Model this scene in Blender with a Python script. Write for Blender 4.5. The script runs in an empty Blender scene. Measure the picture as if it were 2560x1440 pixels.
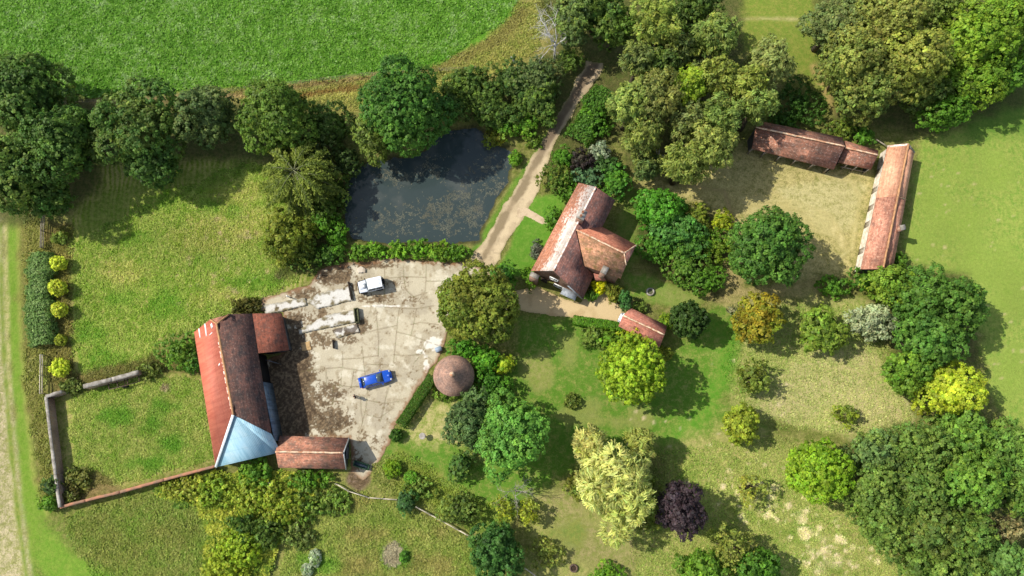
import bpy, math, random
import numpy as np
from mathutils import Vector, Matrix
random.seed(7)
scene = bpy.context.scene
COL = scene.collection
PI = math.pi

# ------------------------------------------------------------------ camera
CAM_H, TILT, FPX = 108.0, math.radians(10.5), 1943.0
cam = bpy.data.cameras.new('camera')
cam.sensor_width = 36.0
cam.lens = 36.0 * FPX / 2560.0
cam.clip_start, cam.clip_end = 1.0, 4000.0
camo = bpy.data.objects.new('camera', cam)
COL.objects.link(camo)
camo.location = (0, 0, CAM_H)
camo.rotation_euler = (TILT, 0, 0)
scene.camera = camo
CT, ST = math.cos(TILT), math.sin(TILT)

def W(px, py, h=0.0):
    """survey point: photo position of a point known to be h metres above the ground"""
    x, y, z = (px - 1280) / FPX, (720 - py) / FPX, -1.0
    dx, dy, dz = x, y * CT - z * ST, y * ST + z * CT
    s = (h - CAM_H) / dz
    return Vector((dx * s, dy * s, h))

def ppm(px, py, h=0.0):
    p = W(px, py, h)
    return 10.0 / (W(px + 10, py, h) - p).length

def lin(c):
    return tuple(((v / 255) / 12.92 if v / 255 <= .04045 else ((v / 255 + .055) / 1.055) ** 2.4) for v in c)

# ------------------------------------------------------------------ objects
ORG = {}
def link(o):
    COL.objects.link(o)
    return o

def tag(o, label=None, cat=None, group=None, kind=None):
    if label: o['label'] = label
    if cat: o['category'] = cat
    if group: o['group'] = group
    if kind: o['kind'] = kind
    return o

def thing(name, label, cat, loc, group=None, rz=0.0):
    o = link(bpy.data.objects.new(name, None))
    o.empty_display_size = 0.3
    o.location = loc
    o.rotation_euler = (0, 0, rz)
    ORG[o.name] = Vector(loc) if rz == 0.0 else Vector((0, 0, 0))
    return tag(o, label, cat, group)

def np_mesh(name, V, F, mat, parent=None, colors=None, uv=None, attrs=None, local=False, smooth=False):
    """V (n,3); F (m,k) with one k, or a list of index lists"""
    me = bpy.data.meshes.new(name)
    V = np.asarray(V, dtype=np.float64).reshape(-1, 3)
    if parent is not None and not local:
        V = V - np.array(ORG[parent.name])
    if isinstance(F, np.ndarray):
        k = F.shape[1]
        ls = np.arange(0, F.shape[0] * k, k, dtype=np.int32)
        lt = np.full(F.shape[0], k, dtype=np.int32)
        li = F.reshape(-1).astype(np.int32)
    else:
        lt = np.array([len(f) for f in F], dtype=np.int32)
        ls = np.concatenate(([0], np.cumsum(lt)[:-1])).astype(np.int32)
        li = np.array([i for f in F for i in f], dtype=np.int32)
    me.vertices.add(len(V))
    me.vertices.foreach_set('co', V.astype(np.float32).reshape(-1))
    me.loops.add(len(li))
    me.loops.foreach_set('vertex_index', li)
    me.polygons.add(len(lt))
    me.polygons.foreach_set('loop_start', ls)
    me.polygons.foreach_set('loop_total', lt)
    if smooth:
        me.polygons.foreach_set('use_smooth', np.ones(len(lt), dtype=bool))
    if uv is not None:
        u = me.uv_layers.new(name='UVMap')
        u.data.foreach_set('uv', np.asarray(uv, dtype=np.float32).reshape(-1))
    if attrs:
        for an, arr in attrs.items():
            a = me.color_attributes.new(an, 'FLOAT_COLOR', 'POINT')
            arr = np.asarray(arr, dtype=np.float32)
            full = np.ones((len(V), 4), dtype=np.float32)
            full[:, :3] = arr
            a.data.foreach_set('color', full.reshape(-1))
    if colors is not None:
        a = me.color_attributes.new('Col', 'FLOAT_COLOR', 'POINT')
        full = np.ones((len(V), 4), dtype=np.float32)
        full[:, :3] = colors
        a.data.foreach_set('color', full.reshape(-1))
    me.update(calc_edges=True)
    me.validate()
    if mat: me.materials.append(mat)
    o = link(bpy.data.objects.new(name, me))
    if parent is not None:
        o.parent = parent
        ORG[o.name] = ORG[parent.name]
    else:
        ORG[o.name] = Vector((0, 0, 0))
    return o

class MB:
    def __init__(s):
        s.v, s.f, s.uv = [], [], []
    def add(s, vs, fs, uvs=None):
        b = len(s.v)
        s.v += [tuple(p) for p in vs]
        for i, f in enumerate(fs):
            s.f.append([b + k for k in f])
            if uvs: s.uv += [uvs[k] for k in f]
            else: s.uv += [(vs[k][0] + vs[k][1] * .31, vs[k][2] + vs[k][1] * .2) for k in f]
        return s
    def box(s, c, size, rz=0.0, ry=0.0):
        m = Matrix.Rotation(rz, 3, 'Z') @ Matrix.Rotation(ry, 3, 'Y')
        vs = []
        for z in (-.5, .5):
            for x, y in ((-.5, -.5), (.5, -.5), (.5, .5), (-.5, .5)):
                vs.append(Vector(c) + m @ Vector((x * size[0], y * size[1], z * size[2])))
        return s.add(vs, [[3, 2, 1, 0], [4, 5, 6, 7], [0, 1, 5, 4], [1, 2, 6, 5], [2, 3, 7, 6], [3, 0, 4, 7]])
    def bar(s, a, b, w, h=None):
        """rectangular bar from a to b"""
        a, b = Vector(a), Vector(b); h = h or w
        d = (b - a).normalized()
        up = Vector((0, 0, 1)) if abs(d.z) < .95 else Vector((0, 1, 0))
        r = d.cross(up).normalized(); u = r.cross(d)
        vs = [p + r * (i * w / 2) + u * (j * h / 2) for p in (a, b) for i, j in ((-1, -1), (1, -1), (1, 1), (-1, 1))]
        return s.add(vs, [[0, 1, 2, 3], [7, 6, 5, 4], [4, 5, 1, 0], [5, 6, 2, 1], [6, 7, 3, 2], [7, 4, 0, 3]])
    def tube(s, pts, rad, n=6, caps=True):
        pts = [Vector(p) for p in pts]
        if not hasattr(rad, '__len__'): rad = [rad] * len(pts)
        vs, fs = [], []
        for i, p in enumerate(pts):
            d = (pts[min(i + 1, len(pts) - 1)] - pts[max(i - 1, 0)]).normalized()
            up = Vector((0, 0, 1)) if abs(d.z) < .9 else Vector((1, 0, 0))
            r = d.cross(up).normalized(); u = r.cross(d)
            for k in range(n):
                a = 2 * PI * k / n
                vs.append(p + (r * math.cos(a) + u * math.sin(a)) * rad[i])
        for i in range(len(pts) - 1):
            for k in range(n):
                fs.append([i * n + k, i * n + (k + 1) % n, (i + 1) * n + (k + 1) % n, (i + 1) * n + k])
        if caps:
            fs.append(list(range(n))[::-1]); fs.append([(len(pts) - 1) * n + k for k in range(n)])
        return s.add(vs, fs)
    def lathe(s, c, prof, n=24):
        vs, fs = [], []
        for r, z in prof:
            for k in range(n):
                a = 2 * PI * k / n
                vs.append((c[0] + r * math.cos(a), c[1] + r * math.sin(a), c[2] + z))
        for i in range(len(prof) - 1):
            for k in range(n):
                fs.append([i * n + k, i * n + (k + 1) % n, (i + 1) * n + (k + 1) % n, (i + 1) * n + k])
        return s.add(vs, fs)
    def slab(s, top, th, uvs=None):
        """sheet of given thickness under the polygon top (any winding)"""
        top = [Vector(p) for p in top]
        nrm = Vector((0, 0, 0))
        for i in range(len(top)):
            a, b = top[i], top[(i + 1) % len(top)]
            nrm += a.cross(b)
        if nrm.z < 0:
            top = top[::-1]; uvs = uvs[::-1] if uvs else None
        n = len(top)
        vs = top + [p - Vector((0, 0, th)) for p in top]
        fs = [list(range(n)), list(range(2 * n - 1, n - 1, -1))]
        for i in range(n):
            j = (i + 1) % n
            fs.append([i, n + i, n + j, j])
        return s.add(vs, fs, (uvs + uvs) if uvs else None)
    def build(s, name, mat, parent=None, local=False, smooth=False):
        return np_mesh(name, np.array(s.v), s.f, mat, parent, uv=s.uv, local=local, smooth=smooth)

def roof_slab(mb, r0, r1, e1, e0, th=.16):
    """one roof slope; uv in metres, v=0 at the ridge. e1/e0 below r1/r0 (r0==r1 for a hip)"""
    r0, r1, e0, e1 = map(Vector, (r0, r1, e0, e1))
    along = (e1 - e0).normalized() if (r1 - r0).length < .05 else (r1 - r0).normalized()
    def uv(p):
        d = p - r0
        u = d.dot(along)
        return (u, (d - along * u).length)
    pts = [r0, r1, e1, e0] if (r1 - r0).length > .05 else [r0, e1, e0]
    mb.slab(pts, th, [uv(p) for p in pts])
    return mb

# ------------------------------------------------------------------ numpy noise
def _hash(ix, iy, seed):
    n = (ix * 374761393 + iy * 668265263 + seed * 974711) & 0xFFFFFFFF
    n = ((n ^ (n >> 13)) * 1274126177) & 0xFFFFFFFF
    n = n ^ (n >> 16)
    return (n & 0xFFFF) / 65535.0
def vnoise(x, y, seed=0):
    x = np.asarray(x, dtype=np.float64); y = np.asarray(y, dtype=np.float64)
    ix, iy = np.floor(x).astype(np.int64), np.floor(y).astype(np.int64)
    fx, fy = x - ix, y - iy
    fx, fy = fx * fx * (3 - 2 * fx), fy * fy * (3 - 2 * fy)
    a, b = _hash(ix, iy, seed), _hash(ix + 1, iy, seed)
    c, d = _hash(ix, iy + 1, seed), _hash(ix + 1, iy + 1, seed)
    return (a * (1 - fx) + b * fx) * (1 - fy) + (c * (1 - fx) + d * fx) * fy
def fbm(x, y, s, seed=0, oct=4):
    t, amp, tot = 0.0, 1.0, 0.0
    for o in range(oct):
        t = t + amp * vnoise(x / s, y / s, seed + o * 17); tot += amp
        amp *= .55; s /= 2.03
    return t / tot
def sstep(a, b, x):
    t = np.clip((x - a) / (b - a), 0, 1)
    return t * t * (3 - 2 * t)
def poly_sdf(X, Y, P):
    """signed distance, negative inside"""
    d = np.full(X.shape, 1e9); ins = np.zeros(X.shape, bool)
    n = len(P)
    for i in range(n):
        ax, ay = P[i][0], P[i][1]; bx, by = P[(i + 1) % n][0], P[(i + 1) % n][1]
        ex, ey = bx - ax, by - ay
        t = np.clip(((X - ax) * ex + (Y - ay) * ey) / (ex * ex + ey * ey + 1e-12), 0, 1)
        d = np.minimum(d, np.hypot(X - ax - t * ex, Y - ay - t * ey))
        c = (ay > Y) != (by > Y)
        with np.errstate(divide='ignore', invalid='ignore'):
            ins ^= c & (X < ex * (Y - ay) / (ey if ey != 0 else 1e-12) + ax)
    return np.where(ins, -d, d)
def line_dist(X, Y, P):
    d = np.full(X.shape, 1e9)
    for i in range(len(P) - 1):
        ax, ay = P[i][0], P[i][1]; ex, ey = P[i + 1][0] - ax, P[i + 1][1] - ay
        t = np.clip(((X - ax) * ex + (Y - ay) * ey) / (ex * ex + ey * ey + 1e-12), 0, 1)
        d = np.minimum(d, np.hypot(X - ax - t * ex, Y - ay - t * ey))
    return d
def gp(pts, h=0.0):
    return [tuple(W(x, y, h))[:2] for x, y in pts]

# ------------------------------------------------------------------ materials
def new_mat(name):
    m = bpy.data.materials.new(name); m.use_nodes = True
    nt = m.node_tree
    b = nt.nodes['Principled BSDF']
    b.inputs['Roughness'].default_value = .85
    b.inputs['Specular IOR Level'].default_value = .25
    return m, nt, b
def N(nt, t, **kw):
    n = nt.nodes.new(t)
    for k, v in kw.items(): setattr(n, k, v)
    return n
def mixc(nt, fac, a, b, blend='MIX'):
    n = N(nt, 'ShaderNodeMix', data_type='RGBA', blend_type=blend)
    for s, v in ((0, fac), (6, a), (7, b)):
        if hasattr(v, 'is_linked'): nt.links.new(v, n.inputs[s])
        elif s == 0: n.inputs[0].default_value = v
        else: n.inputs[s].default_value = (*v, 1) if len(v) == 3 else v
    return n.outputs[2]
def noise(nt, vec, scale, detail=4, rough=.6, dist=0.0):
    n = N(nt, 'ShaderNodeTexNoise')
    n.inputs['Scale'].default_value = scale; n.inputs['Detail'].default_value = detail
    n.inputs['Roughness'].default_value = rough; n.inputs['Distortion'].default_value = dist
    nt.links.new(vec, n.inputs['Vector'])
    return n.outputs['Fac']
def ramp(nt, val, lo, hi, a=0.0, b=1.0):
    n = N(nt, 'ShaderNodeMapRange', interpolation_type='SMOOTHSTEP')
    nt.links.new(val, n.inputs[0])
    for i, v in ((1, lo), (2, hi), (3, a), (4, b)): 
        if hasattr(v, 'is_linked'): nt.links.new(v, n.inputs[i])
        else: n.inputs[i].default_value = v
    return n.outputs[0]
def mth(nt, op, a, b=0.0):
    n = N(nt, 'ShaderNodeMath', operation=op)
    for i, v in ((0, a), (1, b)):
        if hasattr(v, 'is_linked'): nt.links.new(v, n.inputs[i])
        else: n.inputs[i].default_value = v
    return n.outputs[0]
def bump(nt, b, height, strength=.5, dist=.1):
    n = N(nt, 'ShaderNodeBump')
    if hasattr(strength, 'is_linked'): nt.links.new(strength, n.inputs['Strength'])
    else: n.inputs['Strength'].default_value = strength
    n.inputs['Distance'].default_value = dist
    nt.links.new(height, n.inputs['Height']); nt.links.new(n.outputs[0], b.inputs['Normal'])
def objco(nt):
    return N(nt, 'ShaderNodeTexCoord').outputs['Object']
def geo_pos(nt):
    return N(nt, 'ShaderNodeNewGeometry').outputs['Position']

def plain(name, c1, c2=None, scale=3.0, rough=.8, metal=0.0, bmp=0.0, bscale=8.0, spec=.25, coat=0.0):
    m, nt, b = new_mat(name)
    c1 = lin(c1); c2 = lin(c2) if c2 else tuple(v * .75 for v in c1)
    co = objco(nt)
    f = ramp(nt, noise(nt, co, scale, 5, .65), .35, .65)
    nt.links.new(mixc(nt, f, c1, c2), b.inputs['Base Color'])
    b.inputs['Roughness'].default_value = rough; b.inputs['Metallic'].default_value = metal
    b.inputs['Specular IOR Level'].default_value = spec
    b.inputs['Coat Weight'].default_value = coat
    if bmp: bump(nt, b, noise(nt, co, bscale, 4), bmp, .05)
    return m

def tile_mat(name, c1, c2, dark, speck, lich=0.0, lich_w=1.2, speck_amt=.45, dark_lo=.5, row=.28, lich_c=(226, 214, 200), moss=0.0):
    m, nt, b = new_mat(name)
    uv = N(nt, 'ShaderNodeUVMap').outputs[0]
    c1, c2, dark, speck = map(lin, (c1, c2, dark, speck))
    big = noise(nt, uv, .55, 5, .65)
    vor = N(nt, 'ShaderNodeTexVoronoi'); vor.inputs['Scale'].default_value = 4.2
    nt.links.new(uv, vor.inputs['Vector'])
    sep = N(nt, 'ShaderNodeSeparateColor'); nt.links.new(vor.outputs['Color'], sep.inputs[0])
    c = mixc(nt, sep.outputs[0], c1, c2)
    c = mixc(nt, mth(nt, 'MULTIPLY', ramp(nt, big, dark_lo - .1, dark_lo + .15), .85), c, dark)
    fine = noise(nt, uv, 3.4, 4, .75)
    c = mixc(nt, mth(nt, 'MULTIPLY', ramp(nt, fine, .53, .68), speck_amt), c, speck)
    c = mixc(nt, mth(nt, 'MULTIPLY', ramp(nt, noise(nt, uv, 2.1, 5, .8), .56, .66), .6), c, tuple(v * .4 for v in dark))
    if lich:
        sx = N(nt, 'ShaderNodeSeparateXYZ'); nt.links.new(uv, sx.inputs[0])
        prox = ramp(nt, sx.outputs[1], 0.0, lich_w, 1.0, 0.0)
        ll = noise(nt, uv, .22, 2, .5)
        k = mth(nt, 'ADD', mth(nt, 'MULTIPLY', prox, .47), mth(nt, 'MULTIPLY', mth(nt, 'SUBTRACT', ll, .5), .9))
        k = mth(nt, 'ADD', k, mth(nt, 'MULTIPLY', mth(nt, 'SUBTRACT', noise(nt, uv, 2.6, 6, .8), .5), 1.1))
        c = mixc(nt, mth(nt, 'MULTIPLY', ramp(nt, k, .20, .36), lich), c, lin(lich_c))
    if moss:
        c = mixc(nt, mth(nt, 'MULTIPLY', ramp(nt, noise(nt, uv, .8, 5, .7), .5, .62), moss), c, lin((104, 96, 44)))
    mpr = N(nt, 'ShaderNodeMapping'); mpr.inputs['Scale'].default_value = (.3, 3.1, 1); nt.links.new(uv, mpr.inputs[0])
    mpv = N(nt, 'ShaderNodeMapping'); mpv.inputs['Scale'].default_value = (1.5, .22, 1); nt.links.new(uv, mpv.inputs[0])
    rowv = mth(nt, 'ADD', mth(nt, 'MULTIPLY', noise(nt, mpr.outputs[0], 1.0, 4, .7), .6), mth(nt, 'MULTIPLY', noise(nt, mpv.outputs[0], 1.0, 5, .75), .4))
    scl = N(nt, 'ShaderNodeVectorMath', operation='SCALE'); nt.links.new(c, scl.inputs[0]); nt.links.new(ramp(nt, rowv, .36, .64, .72, 1.22), scl.inputs['Scale'])
    c = scl.outputs[0]
    nt.links.new(c, b.inputs['Base Color'])
    sx2 = N(nt, 'ShaderNodeSeparateXYZ'); nt.links.new(uv, sx2.inputs[0])
    saw = mth(nt, 'FRACT', mth(nt, 'DIVIDE', sx2.outputs[1], row))
    bump(nt, b, mth(nt, 'ADD', mth(nt, 'MULTIPLY', saw, .5), mth(nt, 'MULTIPLY', sep.outputs[1], .7)), .55, .05)
    b.inputs['Roughness'].default_value = .9
    return m

def corrugated(name, c1, c2, streak, pitch=.15, rust=.5, sheet=1.9):
    m, nt, b = new_mat(name)
    uv = N(nt, 'ShaderNodeUVMap').outputs[0]
    sx = N(nt, 'ShaderNodeSeparateXYZ'); nt.links.new(uv, sx.inputs[0])
    mp = N(nt, 'ShaderNodeMapping'); mp.inputs['Scale'].default_value = (2.2, .22, 1)
    nt.links.new(uv, mp.inputs[0])
    f = noise(nt, mp.outputs[0], 1.0, 5, .7)
    c = mixc(nt, ramp(nt, f, .4, .62), lin(c1), lin(c2))
    c = mixc(nt, mth(nt, 'MULTIPLY', ramp(nt, noise(nt, uv, .5, 4, .6), .45, .7), rust), c, lin(streak))
    seam = mth(nt, 'FRACT', mth(nt, 'DIVIDE', sx.outputs[1], sheet))
    c = mixc(nt, ramp(nt, seam, .0, .05, .45, 0.0), c, tuple(v * .45 for v in lin(c2)))
    seam2 = mth(nt, 'FRACT', mth(nt, 'DIVIDE', sx.outputs[0], .93))
    c = mixc(nt, ramp(nt, seam2, .0, .06, .22, 0.0), c, tuple(v * .5 for v in lin(c2)))
    nt.links.new(c, b.inputs['Base Color'])
    w = mth(nt, 'SINE', mth(nt, 'MULTIPLY', sx.outputs[0], 2 * PI / pitch))
    bump(nt, b, w, .5, .02)
    b.inputs['Roughness'].default_value = .6
    b.inputs['Specular IOR Level'].default_value = .3
    return m

def brick_mat(name, c1=(150, 92, 70), c2=(120, 70, 54), mortar=(170, 158, 140)):
    m, nt, b = new_mat(name)
    uv = N(nt, 'ShaderNodeUVMap').outputs[0]
    br = N(nt, 'ShaderNodeTexBrick')
    br.inputs['Scale'].default_value = 1.0
    br.inputs['Brick Width'].default_value = .225; br.inputs['Row Height'].default_value = .075
    br.inputs['Mortar Size'].default_value = .012
    br.inputs['Color1'].default_value = (*lin(c1), 1); br.inputs['Color2'].default_value = (*lin(c2), 1)
    br.inputs['Mortar'].default_value = (*lin(mortar), 1)
    nt.links.new(uv, br.inputs['Vector'])
    c = mixc(nt, mth(nt, 'MULTIPLY', ramp(nt, noise(nt, uv, 1.2, 5, .7), .45, .7), .5), br.outputs['Color'], lin((96, 84, 70)))
    nt.links.new(c, b.inputs['Base Color'])
    return m

def board_mat(name, c1, c2):
    m, nt, b = new_mat(name)
    co = objco(nt)
    sx = N(nt, 'ShaderNodeSeparateXYZ'); nt.links.new(co, sx.inputs[0])
    saw = mth(nt, 'FRACT', mth(nt, 'DIVIDE', sx.outputs[2], .2))
    mp = N(nt, 'ShaderNodeMapping'); mp.inputs['Scale'].default_value = (.6, .6, 6); nt.links.new(co, mp.inputs[0])
    c = mixc(nt, ramp(nt, noise(nt, mp.outputs[0], 1.5, 5, .7), .35, .65), lin(c1), lin(c2))
    c = mixc(nt, ramp(nt, saw, 0, .12, .6, 0), c, tuple(v * .3 for v in lin(c2)))
    nt.links.new(c, b.inputs['Base Color'])
    bump(nt, b, saw, .5, .03)
    return m

def attr_mat(name, var=.25, scale=6.0, bmp=.4, bscale=5.0, bdist=.08, rough=.9):
    m, nt, b = new_mat(name)
    a = N(nt, 'ShaderNodeAttribute', attribute_name='Col')
    co = objco(nt)
    f = noise(nt, co, scale, 5, .7)
    v = ramp(nt, f, .25, .75, 1 - var, 1 + var)
    n = N(nt, 'ShaderNodeVectorMath', operation='SCALE')
    nt.links.new(a.outputs['Color'], n.inputs[0]); nt.links.new(v, n.inputs['Scale'])
    nt.links.new(n.outputs[0], b.inputs['Base Color'])
    b.inputs['Roughness'].default_value = rough
    if bmp: bump(nt, b, noise(nt, co, bscale, 5, .7), bmp, bdist)
    return m

def leaf_mat(name, trans=.28):
    m, nt, b = new_mat(name)
    a = N(nt, 'ShaderNodeAttribute', attribute_name='Col')
    nt.links.new(a.outputs['Color'], b.inputs['Base Color'])
    b.inputs['Roughness'].default_value = .55
    b.inputs['Specular IOR Level'].default_value = .22
    t = N(nt, 'ShaderNodeBsdfTranslucent')
    h = N(nt, 'ShaderNodeHueSaturation'); h.inputs['Value'].default_value = 1.15; h.inputs['Saturation'].default_value = 1.0
    nt.links.new(a.outputs['Color'], h.inputs['Color']); nt.links.new(h.outputs[0], t.inputs[0])
    mx = N(nt, 'ShaderNodeMixShader'); mx.inputs[0].default_value = trans
    nt.links.new(b.outputs[0], mx.inputs[1]); nt.links.new(t.outputs[0], mx.inputs[2])
    nt.links.new(mx.outputs[0], nt.nodes['Material Output'].inputs[0])
    return m

M = {}
M['leaf'] = leaf_mat('foliage', .42)
M['grass'] = leaf_mat('grass blades', .4)
M['grey_bark'] = plain('lichened grey twigs', (158, 156, 140), (118, 114, 98), 5, .9)
M['bark'] = plain('bark', (96, 84, 66), (58, 50, 40), 4, .95, bmp=.6)
M['pale_bark'] = plain('weathered dead wood', (200, 198, 192), (156, 150, 142), 5, .9)
M['brick'] = brick_mat('red brick')
M['old_brick'] = brick_mat('weathered brick', (136, 104, 84), (112, 82, 66), (176, 166, 148))
M['stone_cap'] = plain('pale stone capping', (158, 152, 142), (112, 106, 96), 1.2, .9, bmp=.4)
M['brick_cap'] = plain('terracotta capping', (168, 116, 88), (128, 104, 84), 1.0, .9)
M['board'] = board_mat('weathered boarding', (92, 96, 100), (56, 58, 62))
M['black_board'] = board_mat('tarred boarding', (74, 74, 76), (44, 42, 42))
M['blue_wall'] = corrugated('blue grey sheet wall', (98, 116, 132), (70, 84, 98), (120, 124, 120), rust=.4)
M['wood'] = plain('grey timber', (158, 148, 132), (112, 102, 88), 4, .9)
M['dark_wood'] = plain('dark timber', (66, 56, 46), (40, 34, 28), 4, .9)
M['glass'] = plain('window glass', (70, 84, 88), (52, 64, 70), 2, .06, spec=.8)
M['white_paint'] = plain('white paint', (232, 232, 228), (214, 214, 210), 3, .5)
M['dark'] = plain('dark interior', (24, 22, 20), (16, 15, 14), 2, .95)
M['tyre'] = plain('tyre rubber', (30, 30, 31), (22, 22, 23), 6, .85)
M['rim'] = plain('alloy rim', (176, 178, 182), (150, 152, 156), 5, .35, .8)
M['black_trim'] = plain('black trim', (24, 25, 27), (18, 18, 20), 6, .5)
M['iron'] = plain('rusty iron', (104, 84, 70), (64, 54, 48), 6, .8, bmp=.3)
M['galv'] = plain('galvanised steel', (186, 190, 190), (150, 154, 154), 5, .5, .3)
M['moss_stone'] = plain('mossy stone', (92, 98, 66), (66, 62, 46), 4, .95, bmp=.6)
M['green_paint'] = plain('green painted steel', (60, 96, 62), (46, 72, 50), 4, .6)
M['soil'] = plain('dark soil', (64, 50, 36), (44, 34, 26), 6, .95, bmp=.5)
M['lead'] = plain('lead flashing', (150, 156, 162), (116, 122, 128), 3, .6)
M['ridge_pale'] = plain('lichened ridge tile', (214, 190, 160), (176, 124, 92), 2.2, .9)
M['ridge_orange'] = plain('orange ridge tile', (184, 138, 96), (150, 112, 82), 2.0, .9)
M['ridge_white'] = plain('white lichened ridge tile', (232, 222, 212), (196, 150, 126), 2.4, .9)
# ------------------------------------------------------------------ light and sky
EL, AZ = math.radians(48.5), math.radians(-15.0)          # sun height; direction in which shadows run
LDIR = Vector((math.cos(EL) * math.cos(AZ), math.cos(EL) * math.sin(AZ), -math.sin(EL)))
sun = bpy.data.lights.new('sun', 'SUN')
sun.energy = 4.8; sun.angle = math.radians(.5); sun.color = (1.0, .95, .86)
suno = link(bpy.data.objects.new('sun', sun))
suno.rotation_euler = LDIR.to_track_quat('-Z', 'Y').to_euler()
suno.location = (-60, 20, 90)
world = bpy.data.worlds.new('World'); scene.world = world
world.use_nodes = True
wn = world.node_tree
sky = wn.nodes.new('ShaderNodeTexSky'); sky.sky_type = 'NISHITA'; sky.sun_disc = False
sky.sun_elevation = EL; sky.sun_rotation = math.atan2(-LDIR.x, -LDIR.y)
sky.air_density = 1.0; sky.dust_density = 1.2
wtc = wn.nodes.new('ShaderNodeTexCoord')
wf = ramp(wn, noise(wn, wtc.outputs['Generated'], 2.6, 6, .6), .46, .64, 0.0, .8)     # broken cloud
wc = mixc(wn, wf, (0, 0, 0), (5.6, 5.7, 5.8))
wn.links.new(sky.outputs[0], [n for n in wn.nodes if n.bl_idname == 'ShaderNodeMix'][-1].inputs[6])
wn.links.new(wc, wn.nodes['Background'].inputs[0])
wn.nodes['Background'].inputs[1].default_value = .155
scene.view_settings.view_transform = 'Standard'
scene.view_settings.look = 'None'
scene.view_settings.exposure = 0.3
scene.view_settings.gamma = 1.0
scene.cycles.max_bounces = 6
scene.cycles.diffuse_bounces = 4
scene.cycles.transmission_bounces = 3

# ------------------------------------------------------------------ ground
POND = gp([(866, 440), (884, 420), (925, 398), (1000, 390), (1062, 378), (1085, 342), (1118, 318), (1180, 315), (1220, 332),
           (1248, 356), (1288, 376), (1288, 405), (1274, 455), (1244, 505), (1214, 562), (1194, 605), (1100, 612), (1000, 611),
           (925, 607), (878, 604), (862, 570), (858, 500)])
gx = np.concatenate((-np.geomspace(900, 84, 14), np.arange(-82, 82.01, .28), np.geomspace(84, 900, 14)))
gy = np.concatenate((-np.geomspace(900, 28, 14), np.arange(-26, 78.01, .28), np.geomspace(80, 900, 14)))
GX, GY = np.meshgrid(gx, gy)
X, Y = GX.ravel(), GY.ravel()
n_edge = fbm(X, Y, 2.2, 3, 4) - .5
n_big = fbm(X, Y, 9.0, 11, 4)
n_mid = fbm(X, Y, 2.4, 23, 4)
ca = np.zeros((len(X), 3)); cb = np.zeros((len(X), 3)); pr = np.zeros((len(X), 3))
GK = .80                                     # photographed sunlit colour -> surface colour
def L3(c): return np.array(lin(c)) * GK
ca[:] = L3((112, 122, 52)); cb[:] = L3((150, 144, 84)); pr[:] = (.42, .8, 0)
def zone(pts, a, b, mix=.4, amp=.5, rows=0.0, soft=.8, edge=1.5, op=1.0, raw=False):
    P = pts if raw else gp(pts)
    xs = [p[0] for p in P]; ys = [p[1] for p in P]
    mg = soft + edge + 1
    k = np.where((X > min(xs) - mg) & (X < max(xs) + mg) & (Y > min(ys) - mg) & (Y < max(ys) + mg))[0]
    d = poly_sdf(X[k], Y[k], P) + n_edge[k] * edge * 2
    t = (1 - sstep(-soft, soft, d))[:, None] * op
    ca[k] = ca[k] * (1 - t) + L3(a) * t
    cb[k] = cb[k] * (1 - t) + L3(b) * t
    pr[k] = pr[k] * (1 - t) + np.array((mix, amp, rows)) * t
def blob(px, py, rx, ry, a, b, **kw):
    c = W(px, py); s = ppm(px, py)
    pts = [(c.x + rx / s * math.cos(t), c.y + ry / s * math.sin(t)) for t in np.linspace(0, 2 * PI, 14, endpoint=False)]
    zone(pts, a, b, raw=True, **kw)
def stroke(pts, width, a, b, **kw):
    """painted along a line, width in metres"""
    P = gp(pts)
    k = np.arange(len(X))
    xs = [p[0] for p in P]; ys = [p[1] for p in P]
    k = k[(X > min(xs) - 4) & (X < max(xs) + 4) & (Y > min(ys) - 4) & (Y < max(ys) + 4)]
    soft = kw.pop('soft', .3); edge = kw.pop('edge', .3); op = kw.pop('op', 1.0)
    d = line_dist(X[k], Y[k], P) - width / 2 + n_edge[k] * edge * 2
    t = (1 - sstep(-soft, soft, d))[:, None] * op
    ca[k] = ca[k] * (1 - t) + L3(a) * t; cb[k] = cb[k] * (1 - t) + L3(b) * t
    pr[k] = pr[k] * (1 - t) + np.array((kw.get('mix', .4), kw.get('amp', .4), 0)) * t

# rough margin round the crop
zone([(-400, 150), (560, 215), (900, 185), (1150, 125), (1300, -150), (1700, -150), (1500, 120), (1300, 200), (1150, 245), (870, 285), (600, 290), (170, 290), (-400, 300)],
     (124, 130, 58), (166, 154, 90), .46, .9)
stroke([(170, 258), (420, 250), (640, 232), (800, 206), (930, 188)], 1.1, (170, 146, 100), (142, 124, 76), amp=.9)
stroke([(640, 262), (800, 240), (930, 228), (1100, 205), (1230, 180)], .7, (186, 174, 104), (150, 146, 70), amp=.5)
stroke([(700, 250), (800, 228), (930, 214)], 1.0, (150, 108, 60), (128, 98, 54), amp=.9, op=.8)
stroke([(1050, 175), (1150, 145), (1250, 95), (1310, 30)], 1.8, (150, 134, 82), (126, 116, 62), amp=.9, op=.7)
# crop field
zone([(-900, -700), (1330, -700), (1300, 0), (1262, 55), (1200, 105), (1120, 148), (1050, 172), (900, 186), (750, 203), (560, 220), (400, 236), (230, 244), (-300, 232), (-900, 230)],
     (88, 138, 36), (116, 160, 52), .42, .75, 0, .4, .5)
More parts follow.
